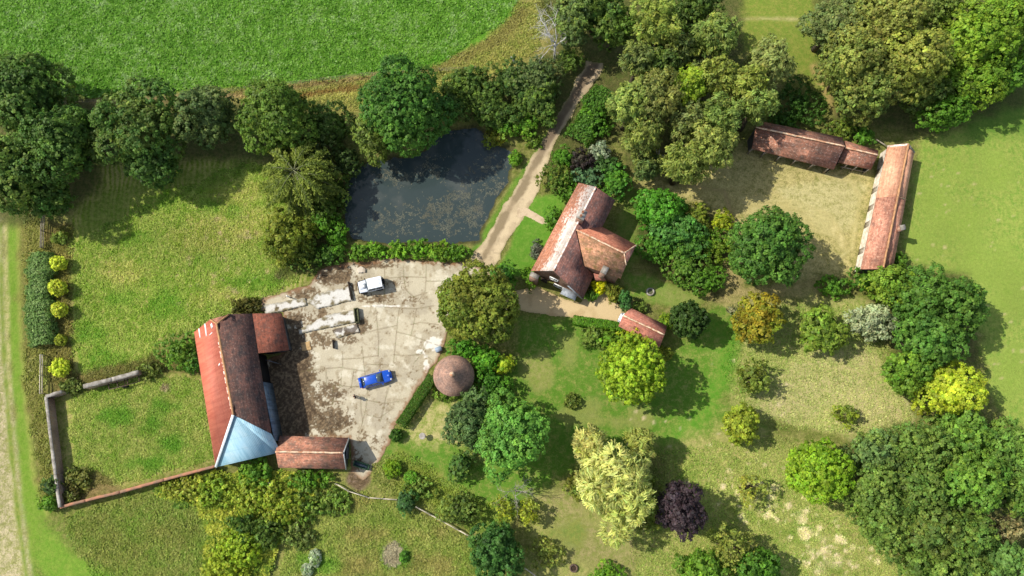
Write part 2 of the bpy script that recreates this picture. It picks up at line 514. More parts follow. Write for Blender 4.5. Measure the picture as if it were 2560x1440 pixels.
# arable on the left and the grass track beside it
zone([(-900, 520), (14, 520), (16, 800), (32, 1000), (48, 1180), (66, 1320), (84, 1440), (90, 1700), (-900, 1700)], (204, 188, 150), (146, 146, 84), .46, .6, 0, .6, .8)
zone([(16, 540), (46, 540), (52, 800), (70, 1000), (90, 1200), (150, 1350), (250, 1460), (90, 1500), (62, 1300), (42, 1080), (22, 860), (14, 700)], (110, 142, 44), (128, 150, 60), .4, .35, 0, .5, .6)
stroke([(14, 540), (16, 700), (20, 900), (26, 1090), (46, 1300)], .5, (188, 176, 120), (130, 142, 66), amp=.3)
stroke([(2, 560), (4, 760), (10, 900), (24, 1080), (40, 1250), (66, 1440)], .55, (110, 132, 48), (140, 146, 70), amp=.3)
stroke([(46, 560), (50, 800), (64, 1000), (84, 1190), (130, 1320), (230, 1440)], .6, (158, 160, 82), (122, 142, 52), amp=.3)
zone([(50, 520), (118, 520), (112, 800), (112, 960), (130, 1180), (146, 1290), (110, 1250), (84, 1100), (66, 940), (54, 760)], (116, 118, 52), (146, 136, 78), .45, .9)
# paddock
zone([(170, 560), (260, 400), (640, 390), (800, 540), (710, 640), (780, 700), (650, 752), (560, 790), (490, 830), (390, 850), (400, 925), (190, 950), (160, 880), (176, 740)],
     (126, 148, 46), (176, 172, 98), .48, .8, .9, 1.0, 1.5)
for bx, by, rx, ry in ((420, 500, 45, 22), (560, 520, 45, 18), (420, 755, 42, 48), (300, 745, 40, 22), (250, 890, 60, 26), (640, 700, 60, 18), (520, 640, 40, 20), (230, 830, 40, 26), (350, 600, 40, 16)):
    blob(bx, by, rx, ry, (98, 138, 36), (140, 156, 62), mix=.4, amp=.55, soft=1.2, edge=1.5, op=.85)
for bx, by, rx, ry in ((520, 590, 90, 50), (600, 480, 60, 30), (540, 740, 60, 16), (300, 680, 50, 30), (650, 560, 50, 40)):
    blob(bx, by, rx, ry, (148, 150, 60), (196, 178, 116), mix=.5, amp=.7, rows=1.0, soft=1.4, edge=2, op=.7)
zone([(380, 440), (640, 395), (600, 440), (420, 470), (300, 560), (180, 620), (200, 520)], (104, 128, 46), (126, 140, 60), .4, .6, 0, 1.5, 1.5, .7)
# rough strip between topiary and paddock, and beside the barn
zone([(116, 560), (176, 560), (182, 900), (200, 960), (118, 960)], (108, 104, 48), (138, 124, 70), .45, 1.0, 0, .5, 1.0)
zone([(118, 940), (350, 905), (380, 880), (500, 890), (500, 960), (370, 940), (200, 985), (118, 990)], (98, 98, 48), (140, 124, 72), .4, 1.0, 0, .6, 1)
# walled garden
zone([(160, 985), (210, 975), (400, 930), (505, 940), (545, 1150), (160, 1262)], (128, 148, 54), (176, 168, 100), .45, .8, 0, .6, .6)
for bx, by, rx, ry in ((300, 1040, 36, 22), (380, 1050, 18, 16), (260, 1040, 20, 12), (440, 1110, 40, 16), (420, 1010, 40, 14), (370, 1150, 40, 16)):
    blob(bx, by, rx, ry, (98, 140, 40), (126, 152, 56), mix=.4, amp=.6, soft=.8, edge=1.4)
blob(415, 965, 11, 9, (186, 160, 134), (160, 136, 112), mix=.5, amp=.9, soft=.2, edge=.6)
zone([(160, 1190), (250, 1180), (320, 1240), (170, 1265)], (120, 108, 60), (150, 132, 84), .5, 1.0, 0, .8, 1.2)
# meadow below
zone([(100, 1290), (500, 1180), (620, 1200), (600, 1460), (200, 1600), (90, 1460)], (112, 132, 50), (144, 142, 78), .42, .9, 0, 1, 2)
for bx, by, rx, ry in ((300, 1380, 70, 40), (430, 1330, 60, 30), (250, 1310, 60, 22)):
    blob(bx, by, rx, ry, (116, 120, 56), (142, 136, 76), mix=.5, amp=.9, soft=1.5, edge=2.5, op=.7)
zone([(100, 1290), (180, 1380), (300, 1450), (160, 1500), (90, 1400)], (106, 142, 44), (128, 150, 58), .4, .4, 0, .8, .8)
zone([(830, 1200), (1000, 1250), (1180, 1350), (1330, 1480), (700, 1600), (700, 1330)], (118, 134, 54), (156, 152, 86), .45, .8, 0, 1, 2)
for bx, by, rx, ry in ((930, 1330, 50, 14), (1080, 1400, 60, 20), (900, 1400, 50, 22), (1060, 1330, 40, 14), (880, 1270, 40, 16)):
    blob(bx, by, rx, ry, (124, 118, 62), (164, 146, 92), mix=.5, amp=.8, soft=1.2, edge=2.2, op=.8)
blob(800, 1400, 50, 24, (100, 134, 42), (120, 146, 56), mix=.4, amp=.6, soft=1, edge=1.5)
blob(992, 1390, 40, 30, (94, 128, 40), (120, 140, 54), mix=.4, amp=.8, soft=.5, edge=1)
blob(984, 1384, 24, 32, (178, 162, 142), (148, 132, 112), mix=.45, amp=1.0, soft=.2, edge=.9)
blob(897, 1195, 28, 26, (150, 128, 106), (110, 92, 66), mix=.5, amp=.9, soft=.3, edge=.9)
# lawns
LA, LB = (92, 132, 40), (150, 152, 80)
zone([(1300, 500), (1420, 480), (1400, 560), (1330, 690), (1240, 690), (1280, 600)], (92, 138, 40), (118, 150, 58), .38, .3, 0, .4, .4)
zone([(1110, 990), (1200, 960), (1280, 900), (1300, 800), (1430, 790), (1520, 830), (1680, 870), (1760, 790), (1850, 740), (1850, 880), (1800, 1000), (1960, 1080), (1700, 1110), (1640, 1120),
      (1400, 1200), (1240, 1330), (1140, 1300), (960, 1130)], LA, LB, .36, .4, 0, 1.6, 2.0)
for bx, by, rx, ry, op in ((1340, 930, 42, 46, .9), (1420, 890, 26, 40, .6), (1560, 1050, 70, 22, .7), (1440, 1040, 40, 20, .5), (1130, 1060, 50, 24, .9), (1180, 1140, 40, 16, .8), (1480, 1010, 40, 14, .5)):
    blob(bx, by, rx, ry, (158, 152, 92), (122, 142, 58), mix=.45, amp=.4, soft=1, edge=1.8, op=op)
zone([(1060, 1010), (1130, 1000), (1190, 1080), (1160, 1120), (1020, 1100)], (126, 144, 58), (190, 178, 120), .45, .45, 0, .8, 1)
zone([(1000, 1130), (1120, 1200), (1180, 1240), (1240, 1270), (1180, 1300), (1000, 1240)], (118, 132, 48), (140, 142, 66), .4, .5, 0, 1, 1)
zone([(1560, 680), (1620, 690), (1760, 745), (1740, 780), (1560, 740)], (104, 138, 48), (150, 148, 82), .38, .3, 0, .5, .5)
blob(1700, 740, 60, 20, (140, 146, 78), (110, 138, 50), mix=.4, amp=.3, soft=.8, edge=1)
zone([(1560, 480), (1600, 470), (1610, 640), (1560, 690), (1540, 600)], (96, 122, 46), (130, 136, 70), .4, .3, 0, .5, .5)
# stable yard
zone([(1580, 440), (1720, 400), (1880, 370), (2080, 420), (2195, 430), (2180, 520), (2130, 690), (2000, 700), (1800, 560), (1640, 480)], (140, 138, 74), (196, 182, 120), .48, .65, 0, 1.2, 1.6)
zone([(1940, 470), (2100, 450), (2160, 470), (2150, 560), (2060, 580)], (152, 150, 86), (200, 190, 134), .5, .5, 0, .8, 1.2, .8)
for pts in ([(1700, 460), (1810, 478), (1830, 540), (1835, 580)],):
    stroke(pts, .5, (186, 166, 116), (150, 136, 84), amp=.3)
for k in range(5):
    stroke([(1850 + 8 * k, 495 + 11 * k), (1990, 505 + 14 * k), (2080, 540 + 12 * k), (2110, 600 + 6 * k)], .35, (216, 200, 142), (176, 164, 104), amp=.3, op=.7)
stroke([(2040, 430), (2130, 455), (2150, 500), (2130, 620), (2080, 660)], .4, (214, 200, 142), (176, 164, 104), amp=.3, op=.8)
zone([(1790, 560), (1850, 560), (1860, 720), (2030, 700), (2060, 740), (1850, 770), (1760, 740)], (140, 132, 76), (176, 160, 106), .45, .6, 0, .6, 1)
# big field on the right
zone([(2290, 350), (2420, 320), (2560, 160), (3200, -100), (3200, 1250), (2600, 1120), (2480, 1000), (2440, 800), (2420, 690), (2260, 660)], (120, 152, 58), (154, 166, 78), .46, .5, .12, .8, 1.2)
for bx, by, rx, ry in ((2350, 520, 30, 60), (2430, 600, 40, 90), (2500, 430, 50, 40), (2520, 700, 40, 80), (2400, 420, 36, 24), (2530, 940, 30, 70), (2310, 620, 24, 40)):
    blob(bx, by, rx, ry, (156, 168, 78), (126, 156, 58), mix=.45, amp=.4, soft=2, edge=2.5, op=.75)
zone([(2400, 300), (2560, 200), (2620, 330), (2420, 350)], (78, 116, 38), (96, 130, 48), .4, .3, 0, 1.2, 1, .7)
zone([(1830, -200), (2070, -200), (2040, 200), (2110, 300), (1990, 170), (1850, 130)], (112, 132, 48), (142, 142, 66), .4, .35, 0, .8, 1)
stroke([(1850, 48), (1900, 46), (1995, 48)], .3, (176, 166, 110), (140, 140, 76), amp=.3)
stroke([(2035, 170), (2060, 220), (2095, 280)], 1.4, (172, 150, 92), (140, 132, 70), amp=.4)
# rough dry grass of the orchard
zone([(1800, 900), (1860, 760), (2100, 740), (2200, 760), (2230, 900), (2290, 1040), (2250, 1105), (2110, 1095), (1960, 1070), (1850, 1030)], (130, 146, 66), (176, 170, 106), .45, .5, 0, 2.2, 2.5)
zone([(1900, 990), (2000, 880), (2200, 880), (2280, 1050), (2240, 1098), (2110, 1090), (1960, 1062)], (144, 152, 80), (184, 174, 116), .46, .45, 0, .7, .8)
for bx, by, rx, ry in ((2080, 960, 90, 40), (1960, 1010, 60, 26), (2190, 1020, 60, 36), (2120, 890, 70, 20)):
    blob(bx, by, rx, ry, (166, 158, 108), (190, 176, 126), mix=.45, amp=.4, soft=2.5, edge=2, op=.8)
stroke([(2235, 920), (2265, 1000), (2285, 1050), (2270, 1090), (2230, 1104), (2110, 1098)], .35, (196, 186, 134), (160, 156, 96), amp=.3)
stroke([(1930, 1060), (2000, 1085), (2110, 1108)], 1.6, (112, 122, 54), (140, 138, 76), amp=.8)
stroke([(1740, 800), (1830, 830), (1800, 960), (1740, 1060), (1670, 1100)], 2.6, (88, 138, 38), (128, 148, 62), amp=.3, soft=1.0, edge=1)
zone([(1640, 1120), (1840, 1060), (1960, 1080), (2110, 1110), (2140, 1240), (2250, 1380), (2420, 1500), (1300, 1500), (1330, 1300), (1420, 1230), (1640, 1300)], (132, 146, 66), (178, 170, 104), .45, .6, 0, 2.2, 2.8)
zone([(1330, 1250), (1420, 1210), (1470, 1290), (1620, 1370), (1560, 1440), (1440, 1400), (1380, 1330)], (168, 156, 104), (130, 138, 66), .45, .45, 0, 1, 1.5)
for bx, by, rx, ry in ((1660, 1125, 40, 20), (1720, 1180, 36, 26), (1960, 1330, 60, 14), (1840, 1290, 40, 16), (1420, 1330, 46, 20), (1300, 1390, 30, 16)):
    blob(bx, by, rx, ry, (104, 136, 46), (146, 148, 74), mix=.42, amp=.4, soft=1.2, edge=1.8, op=.8)
stroke([(1830, 1270), (1990, 1350), (2120, 1450)], 1.0, (126, 140, 62), (150, 150, 80), amp=.4)
rs = np.random.default_rng(5)
for k in range(120):                                         # bleached bare patches
    t = rs.random()
    bx = 1830 + 330 * t + rs.normal(0, 50); by = 1220 + 210 * t + rs.normal(0, 38)
    r = abs(rs.normal(2.2, 2.4)) + 1.5
    blob(bx, by, r * 1.2, r, (226, 208, 168), (198, 180, 132), mix=.4, amp=.3, soft=.15, edge=.5)
for bx, by, r in ((2085, 1400, 26), (2050, 1420, 18), (2100, 1290, 12), (2000, 1290, 14), (2060, 1350, 12)):
    blob(bx, by, r * .8, r * .55, (214, 198, 156), (186, 174, 124), mix=.5, amp=.4, soft=.5, edge=1.0, op=.45)
for k in range(90):
    bx, by = rs.uniform(1560, 2200), rs.uniform(900, 1330); r = rs.uniform(1.5, 3.6)
    blob(bx, by, r * 1.3, r, (206, 190, 150), (180, 166, 116), mix=.4, amp=.3, soft=.12, edge=.3)
for k in range(60):
    bx, by = rs.uniform(440, 720), rs.uniform(540, 760); r = rs.uniform(1.4, 3.6)
    blob(bx, by, r * 1.3, r, (198, 176, 138), (170, 152, 106), mix=.4, amp=.5, soft=.12, edge=.3)
for k in range(70):
    bx, by = rs.uniform(2290, 2560), rs.uniform(380, 1000); r = rs.uniform(1.2, 3.2)
    blob(bx, by, r * 1.4, r, (196, 184, 128), (176, 166, 106), mix=.4, amp=.3, soft=.12, edge=.3, op=.8)
# woodland floor
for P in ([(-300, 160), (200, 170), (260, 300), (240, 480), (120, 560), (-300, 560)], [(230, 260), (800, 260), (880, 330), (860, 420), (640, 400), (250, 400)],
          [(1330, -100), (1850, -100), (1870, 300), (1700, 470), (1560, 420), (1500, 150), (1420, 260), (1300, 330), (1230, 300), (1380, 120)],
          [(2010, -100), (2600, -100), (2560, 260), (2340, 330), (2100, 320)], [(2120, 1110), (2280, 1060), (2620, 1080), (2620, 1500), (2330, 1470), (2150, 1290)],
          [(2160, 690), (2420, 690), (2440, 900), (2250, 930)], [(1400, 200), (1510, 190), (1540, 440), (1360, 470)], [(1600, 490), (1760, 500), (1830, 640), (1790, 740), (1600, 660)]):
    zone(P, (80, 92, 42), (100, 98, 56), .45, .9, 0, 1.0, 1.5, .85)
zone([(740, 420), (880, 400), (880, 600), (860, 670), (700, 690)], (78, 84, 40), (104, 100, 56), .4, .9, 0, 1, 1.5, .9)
zone([(1272, 470), (1340, 372), (1392, 290), (1410, 270), (1290, 470), (1216, 600), (1170, 655), (1190, 605), (1230, 540)], (92, 134, 42), (120, 146, 58), .4, .4, 0, .4, .5)
# pond bank
pd = poly_sdf(X, Y, POND) + n_edge * 1.6
tb = (1 - sstep(-.2, .5, pd))[:, None]
ca[:] = ca * (1 - tb) + L3((74, 74, 44)) * tb; cb[:] = cb * (1 - tb) + L3((96, 92, 54)) * tb
Z = np.where(pd < 1.2, -1.3 * (1 - sstep(-2.4, .7, pd)), 0.0)
Z = Z - n_mid * .12 * sstep(.3, .9, pr[:, 1]) * (pd > 1.3)
# large scale drift of tone, as grass has
drift = (.86 + .28 * n_big)[:, None]
ca *= drift; cb *= drift
nx, ny = len(gx), len(gy)
idx = np.arange(nx * ny).reshape(ny, nx)
FQ = np.stack((idx[:-1, :-1], idx[:-1, 1:], idx[1:, 1:], idx[1:, :-1]), -1).reshape(-1, 4)
gm, nt, b = new_mat('grassland')
A1 = N(nt, 'ShaderNodeAttribute', attribute_name='ca'); A2 = N(nt, 'ShaderNodeAttribute', attribute_name='cb'); A3 = N(nt, 'ShaderNodeAttribute', attribute_name='pr')
sp = N(nt, 'ShaderNodeSeparateColor'); nt.links.new(A3.outputs['Color'], sp.inputs[0])
co = geo_pos(nt)
n1 = noise(nt, co, 1.1, 6, .72, .3)
n2 = noise(nt, co, 5.0, 5, .75)
sxy = N(nt, 'ShaderNodeSeparateXYZ'); nt.links.new(co, sxy.inputs[0])
warp = noise(nt, co, .16, 3, .5)
rowc = mth(nt, 'SINE', mth(nt, 'ADD', mth(nt, 'MULTIPLY', sxy.outputs[0], 8.4), mth(nt, 'MULTIPLY', warp, 26.0)))
rowa = mth(nt, 'MULTIPLY', mth(nt, 'MULTIPLY', rowc, sp.outputs[2]), mth(nt, 'MULTIPLY', noise(nt, co, .5, 3, .6), .24))
lo = mth(nt, 'SUBTRACT', .80, mth(nt, 'MULTIPLY', sp.outputs[0], .72))
vv = mth(nt, 'ADD', mth(nt, 'ADD', mth(nt, 'MULTIPLY', n1, .62), mth(nt, 'MULTIPLY', n2, .38)), rowa)
fac = ramp(nt, vv, mth(nt, 'SUBTRACT', lo, .09), mth(nt, 'ADD', lo, .12))
c = mixc(nt, fac, A1.outputs['Color'], A2.outputs['Color'])
n3 = noise(nt, co, 2.6, 6, .8)
n4 = noise(nt, co, 9.0, 3, .7)
v = mth(nt, 'ADD', mth(nt, 'MULTIPLY', n3, .6), mth(nt, 'MULTIPLY', n4, .4))
k = ramp(nt, v, .30, .70, mth(nt, 'SUBTRACT', .94, mth(nt, 'MULTIPLY', sp.outputs[1], .52)), mth(nt, 'ADD', 1.06, mth(nt, 'MULTIPLY', sp.outputs[1], .34)))
sc = N(nt, 'ShaderNodeVectorMath', operation='SCALE'); nt.links.new(c, sc.inputs[0]); nt.links.new(k, sc.inputs['Scale'])
nt.links.new(sc.outputs[0], b.inputs['Base Color'])
b.inputs['Specular IOR Level'].default_value = .1
bump(nt, b, mth(nt, 'ADD', v, mth(nt, 'MULTIPLY', rowa, .8)), mth(nt, 'ADD', .15, mth(nt, 'MULTIPLY', sp.outputs[1], .75)), .42)
tag(np_mesh('ground', np.stack((X, Y, Z), -1), FQ, gm, attrs={'ca': ca, 'cb': cb, 'pr': pr}), 'wide grassy ground of lawn, paddock and meadow in greens and straw tones', kind='structure')

# ------------------------------------------------------------------ sheets cut to an outline
def sheet(name, pts, z, res, colfn, mat, label, edge=.35, seed=1):
    P = gp(pts)
    xs = [p[0] for p in P]; ys = [p[1] for p in P]
    ax = np.arange(min(xs) - 1, max(xs) + 1, res); ay = np.arange(min(ys) - 1, max(ys) + 1, res)
    gX, gY = np.meshgrid(ax, ay); x, y = gX.ravel(), gY.ravel()
    d = poly_sdf(x, y, P) + (fbm(x, y, 1.4, seed, 4) - .5) * 2 * edge
    keep = d < 0
    col = colfn(x, y, d)
    idx = np.arange(len(x)).reshape(len(ay), len(ax))
    F = np.stack((idx[:-1, :-1], idx[:-1, 1:], idx[1:, 1:], idx[1:, :-1]), -1).reshape(-1, 4)
    F = F[keep[F].all(1)]
    used, inv = np.unique(F, return_inverse=True)
    F = inv.reshape(-1, 4)
    V = np.stack((x, y, np.full(len(x), z)), -1)[used]
    return tag(np_mesh(name, V, F, mat, colors=col[used]), label, kind='structure')

M['gravel'] = attr_mat('gravel', .16, 9.0, .35, 12.0, .03)
M['concrete'] = attr_mat('old concrete', .13, 5.0, .45, 7.0, .04)
def mixn(c, t, d):
    return c * (1 - t[:, None]) + np.array(lin(d)) * GK * t[:, None]

TRK = [(1488, 158), (1440, 232), (1405, 290), (1355, 378), (1312, 460), (1262, 540), (1225, 615), (1188, 682)]
def track_col(x, y, d):
    c = np.tile(np.array(lin((202, 182, 146))) * GK, (len(x), 1))
    n = fbm(x, y, 1.6, 31, 5); m = fbm(x, y, .5, 41, 4)
    mid = line_dist(x, y, gp(TRK))
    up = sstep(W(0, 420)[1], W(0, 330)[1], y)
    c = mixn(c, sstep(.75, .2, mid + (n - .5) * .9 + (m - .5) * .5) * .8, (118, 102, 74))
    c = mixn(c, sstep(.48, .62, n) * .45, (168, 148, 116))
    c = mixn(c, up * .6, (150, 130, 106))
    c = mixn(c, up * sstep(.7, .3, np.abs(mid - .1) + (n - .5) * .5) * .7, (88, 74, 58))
    c = mixn(c, sstep(.55, .75, m) * .35, (140, 124, 98))
    c = mixn(c, sstep(-.5, -.05, d) * .5, (134, 128, 76))
    return c
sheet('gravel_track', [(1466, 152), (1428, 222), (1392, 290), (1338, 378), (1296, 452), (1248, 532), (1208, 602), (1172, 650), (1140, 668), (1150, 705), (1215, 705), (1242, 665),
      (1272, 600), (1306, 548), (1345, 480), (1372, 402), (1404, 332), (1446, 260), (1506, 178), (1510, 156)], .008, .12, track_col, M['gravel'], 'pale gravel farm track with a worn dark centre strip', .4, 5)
def path_col(x, y, d):
    c = np.tile(np.array(lin((202, 180, 148))) * GK, (len(x), 1))
    return mixn(c, sstep(.45, .7, fbm(x, y, .7, 51, 4)) * .5, (158, 138, 104))
sheet('garden_path', [(1292, 520), (1318, 520), (1362, 546), (1370, 560), (1356, 562), (1312, 540), (1292, 546)], .012, .1, path_col, M['gravel'], 'short pale path from the track to the house', .12, 6)
def drive_col(x, y, d):
    c = np.tile(np.array(lin((204, 180, 136))) * GK, (len(x), 1))
    n = fbm(x, y, 1.8, 61, 5)
    c = mixn(c, sstep(.5, .72, n) * .5, (172, 146, 100))
    return mixn(c, sstep(-.5, 0, d) * .4, (150, 134, 86))
sheet('gravel_drive', [(1240, 735), (1300, 722), (1345, 716), (1400, 742), (1452, 756), (1474, 720), (1515, 708), (1540, 745), (1562, 790), (1552, 806), (1500, 804), (1440, 796), (1380, 790), (1310, 780), (1240, 770)],
      .010, .1, drive_col, M['gravel'], 'sandy gravel drive in front of the house', .25, 7)

z7 = lambda *a: [(640 + x / 3.6, 620 + y / 3.6) for x, y in a]
JOINTS = [z7((1155, 140), (1160, 275)), z7((1325, 165), (1330, 262)), z7((1530, 140), (1532, 298), (1680, 300)), z7((1150, 275), (1330, 258), (1530, 265)),
          z7((1290, 545), (1275, 640), (1265, 760), (1250, 920), (1235, 1055)), z7((1445, 545), (1425, 660), (1395, 785)), z7((1075, 540), (1095, 720), (1105, 860), (1100, 980)),
          z7((960, 770), (1095, 735), (1210, 710), (1265, 700)), z7((1265, 755), (1390, 785), (1540, 840), (1660, 885)), z7((1395, 690), (1480, 668), (1640, 690)),
          z7((1540, 845), (1490, 950), (1420, 1040)), z7((1490, 945), (1590, 1010), (1600, 1060)), z7((970, 985), (1100, 970)), z7((955, 890), (970, 1050), (980, 1110), (990, 1220)),
          z7((780, 930), (780, 1065)), z7((780, 1000), (970, 990)), z7((400, 1110), (620, 1085), (760, 1075), (980, 1110)), z7((975, 1045), (1235, 1055)), z7((1235, 960), (1340, 968), (1420, 965), (1490, 945)),
          z7((710, 1235), (820, 1245), (950, 1250)), z7((880, 1110), (860, 1240)), z7((770, 1110), (765, 1230)), z7((1005, 1265), (990, 1440), (940, 1640)), z7((1190, 1250), (1150, 1430), (1120, 1560)),
          z7((1000, 1370), (1150, 1400), (1290, 1380)), z7((630, 1090), (640, 1250)), z7((1080, 525), (1280, 540), (1440, 548), (1600, 520)), z7((1330, 265), (1350, 380), (1420, 440), (1540, 400)),
          z7((700, 1240), (690, 1400)), z7((1000, 1500), (1110, 1530), (1240, 1440)), z7((940, 1330), (945, 1420), (960, 1560)), z7((1530, 300), (1520, 400), (1460, 480)), z7((1160, 280), (1150, 520))]
YARD = [(640, 775), (660, 745), (770, 712), (800, 668), (900, 652), (1000, 645), (1100, 650), (1190, 660), (1230, 672), (1180, 720), (1140, 780), (1112, 850), (1100, 890), (1072, 935), (1036, 985), (988, 1065), (972, 1110),
        (945, 1165), (908, 1205), (880, 1180), (872, 1100), (690, 1094), (650, 900), (700, 885), (705, 780)]
LITTER_SHADE = [(725, 930, 72, 90, 1.8), (735, 1035, 72, 80, 1.8), (700, 1000, 46, 90, 1.8), (742, 850, 34, 44, 1.5), (735, 800, 36, 24, 1.0), (830, 690, 70, 26, 1.0), (850, 745, 60, 12, .8), (930, 745, 55, 16, .8), (800, 790, 70, 26, .55), (800, 850, 60, 34, .75), (905, 815, 30, 30, .9), (870, 850, 30, 14, .8), (745, 960, 70, 120, .62), (830, 1055, 62, 46, 1.1), (815, 985, 62, 50, .85),  # leaf litter; the first four blobs also paint in the barn's cast shadow
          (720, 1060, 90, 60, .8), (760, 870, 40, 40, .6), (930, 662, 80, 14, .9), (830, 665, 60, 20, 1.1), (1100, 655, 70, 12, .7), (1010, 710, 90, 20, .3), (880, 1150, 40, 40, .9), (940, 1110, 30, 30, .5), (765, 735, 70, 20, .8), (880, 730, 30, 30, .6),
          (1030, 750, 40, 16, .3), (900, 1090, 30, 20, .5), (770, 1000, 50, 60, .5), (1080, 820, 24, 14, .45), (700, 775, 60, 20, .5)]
def yard_col(x, y, d):
    c = np.tile(np.array(lin((195, 184, 157))) * GK, (len(x), 1))
    n = fbm(x, y, 2.6, 71, 5); m = fbm(x, y, .55, 81, 5); q = fbm(x, y, .22, 91, 4); big = fbm(x, y, 7.0, 95, 3)
    c = mixn(c, sstep(.42, .62, n) * .55, (164, 153, 130))
    c = mixn(c, sstep(.52, .7, m) * .5, (148, 132, 100))
    c = mixn(c, sstep(.58, .74, fbm(x, y, 1.3, 99, 5)) * .6, (222, 214, 190))
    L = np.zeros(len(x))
    for bx, by, rx, ry, a in LITTER_SHADE:
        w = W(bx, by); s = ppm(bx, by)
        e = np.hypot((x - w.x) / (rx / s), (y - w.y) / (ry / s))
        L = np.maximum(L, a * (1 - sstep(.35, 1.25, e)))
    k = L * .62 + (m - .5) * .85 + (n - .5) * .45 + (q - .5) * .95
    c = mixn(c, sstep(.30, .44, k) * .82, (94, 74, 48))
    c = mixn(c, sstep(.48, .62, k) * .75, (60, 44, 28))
    c = mixn(c, sstep(.40, .75, q) * sstep(.3, .6, k) * .5, (168, 144, 110))
    for bx, by, rx, ry in ((1065, 912, 8, 20), (1052, 880, 12, 8), (960, 765, 50, 3), (905, 676, 10, 6), (1085, 860, 24, 16)):
        w = W(bx, by); s = ppm(bx, by)
        e = np.hypot((x - w.x) / (rx / s), (y - w.y) / (ry / s)) + (m - .5) * 1.6
        c = mixn(c, sstep(1.05, .8, e) * .85, (234, 228, 214))
    for i, J in enumerate(JOINTS):
        P = gp(J)
        xs = [p[0] for p in P]; ys = [p[1] for p in P]
        k = np.where((x > min(xs) - 1) & (x < max(xs) + 1) & (y > min(ys) - 1) & (y < max(ys) + 1))[0]
        dd = line_dist(x[k], y[k], P) + (m[k] - .5) * .35
        t = sstep(.11, .03, dd) * (.35 + .42 * sstep(.38, .6, m[k]))
        g = (q[k] > .55)[:, None]
        tc = np.where(g, np.array(lin((106, 110, 58))), np.array(lin((112, 92, 62)))) * GK
        c[k] = c[k] * (1 - t[:, None]) + tc * t[:, None]
    c = mixn(c, sstep(-.9, -.1, d + (m - .5)) * .7, (150, 108, 74))
    c = mixn(c, sstep(-.35, .0, d) * .7, (104, 84, 50))
    return c * (.83 + .2 * big)[:, None]
sheet('concrete_yard', YARD, .012, .08, yard_col, M['concrete'], 'cracked pale concrete farmyard with mossy joints and brown leaf litter, darkened for the barn shadow', .4, 8)
# ------------------------------------------------------------------ buildings
def on_plane(px, py, a, b, c):
    """point of the plane a,b,c seen at a photo position"""
    o = Vector((0, 0, CAM_H)); d = W(px, py, 0) - o
    n = (b - a).cross(c - a)
    return o + d * ((a - o).dot(n) / d.dot(n))
def z4(x, y): return 470 + x / 3.348, 760 + y / 3.348
def z5(x, y): return 1290 + x / 3.2, 430 + y / 3.2
def z6(x, y): return 1840 + x / 3.273, 280 + y / 3.273

def ring_walls(mb, pts, inset=.3, drop=.16, closed=True, base=0.0):
    """walls under a ring of eave points, set in from the eaves"""
    c = sum((Vector((p.x, p.y, 0)) for p in pts), Vector()) / len(pts)
    q = []
    for p in pts:
        d = Vector((p.x, p.y, 0)) - c
        l = d.length
        v = c + d * ((l - inset * 1.25) / l)
        q.append((v.x, v.y, p.z - drop))
    n = len(q)
    for i in range(n if closed else n - 1):
        a, b = q[i], q[(i + 1) % n]
        l = math.hypot(b[0] - a[0], b[1] - a[1])
        mb.add([(a[0], a[1], base), (b[0], b[1], base), b, a], [[0, 1, 2, 3]], [(0, base), (l, base), (l, b[2]), (0, a[2])])
    return [Vector(v) for v in q]
def ridge_bar(name, a, b, mat, parent, r=.13, lift=.04):
    a, b = Vector(a) + Vector((0, 0, lift)), Vector(b) + Vector((0, 0, lift))
    n = max(2, int((b - a).length / .45))
    mb = MB()
    pts = [a.lerp(b, i / n) + Vector((random.uniform(-.02, .02), random.uniform(-.02, .02), random.uniform(-.015, .015))) for i in range(n + 1)]
    mb.tube(pts, [r * random.uniform(.88, 1.12) for _ in pts], 6)
    return mb.build(name, mat, parent)
def poly_roof(name, ridge, rest, mat, parent, th=.16):
    """one slope: ridge=(a,b), rest = further corners from b's side round to a's"""
    a, b = ridge
    along = (b - a).normalized() if (b - a).length > .05 else (rest[-1] - rest[0]).normalized()
    def uv(p):
        d = p - a; u = d.dot(along)
        return (u, (d - along * u).length)
    pts = ([a, b] if (b - a).length > .05 else [a]) + list(rest)
    return MB().slab(pts, th, [uv(p) for p in pts]).build(name, mat, parent)
def wall_opening(parent, name, a, b, t, w, z0, h, mat, frame=None, out=.03):
    """a window or door lying on the wall a-b (ground points), centred at fraction t"""
    a, b = Vector((a.x, a.y, 0)), Vector((b.x, b.y, 0))
    d = (b - a).normalized(); nrm = Vector((d.y, -d.x, 0))
    c = a.lerp(b, t)
    ang = math.atan2(d.y, d.x)
    o = MB().box(c + Vector((0, 0, z0 + h / 2)) + nrm * (out / 2), (w, .06 + out, h), ang).build(name, mat, parent)
    if frame:
        mb = MB(); f = .07
        for s in (-1, 1):
            mb.box(c + d * (s * (w / 2 + f / 2)) + Vector((0, 0, z0 + h / 2)) + nrm * (out * .6), (f, .09 + out, h + 2 * f), ang)
            mb.box(c + Vector((0, 0, z0 + h / 2 + s * (h / 2 + f / 2))) + nrm * (out * .6), (w, .085 + out, f), ang)
        mb.box(c + Vector((0, 0, z0 + h / 2)) + nrm * (out * .9), (.04, .08 + out, h), ang)
        mb.build('frame', frame, o)
    return o

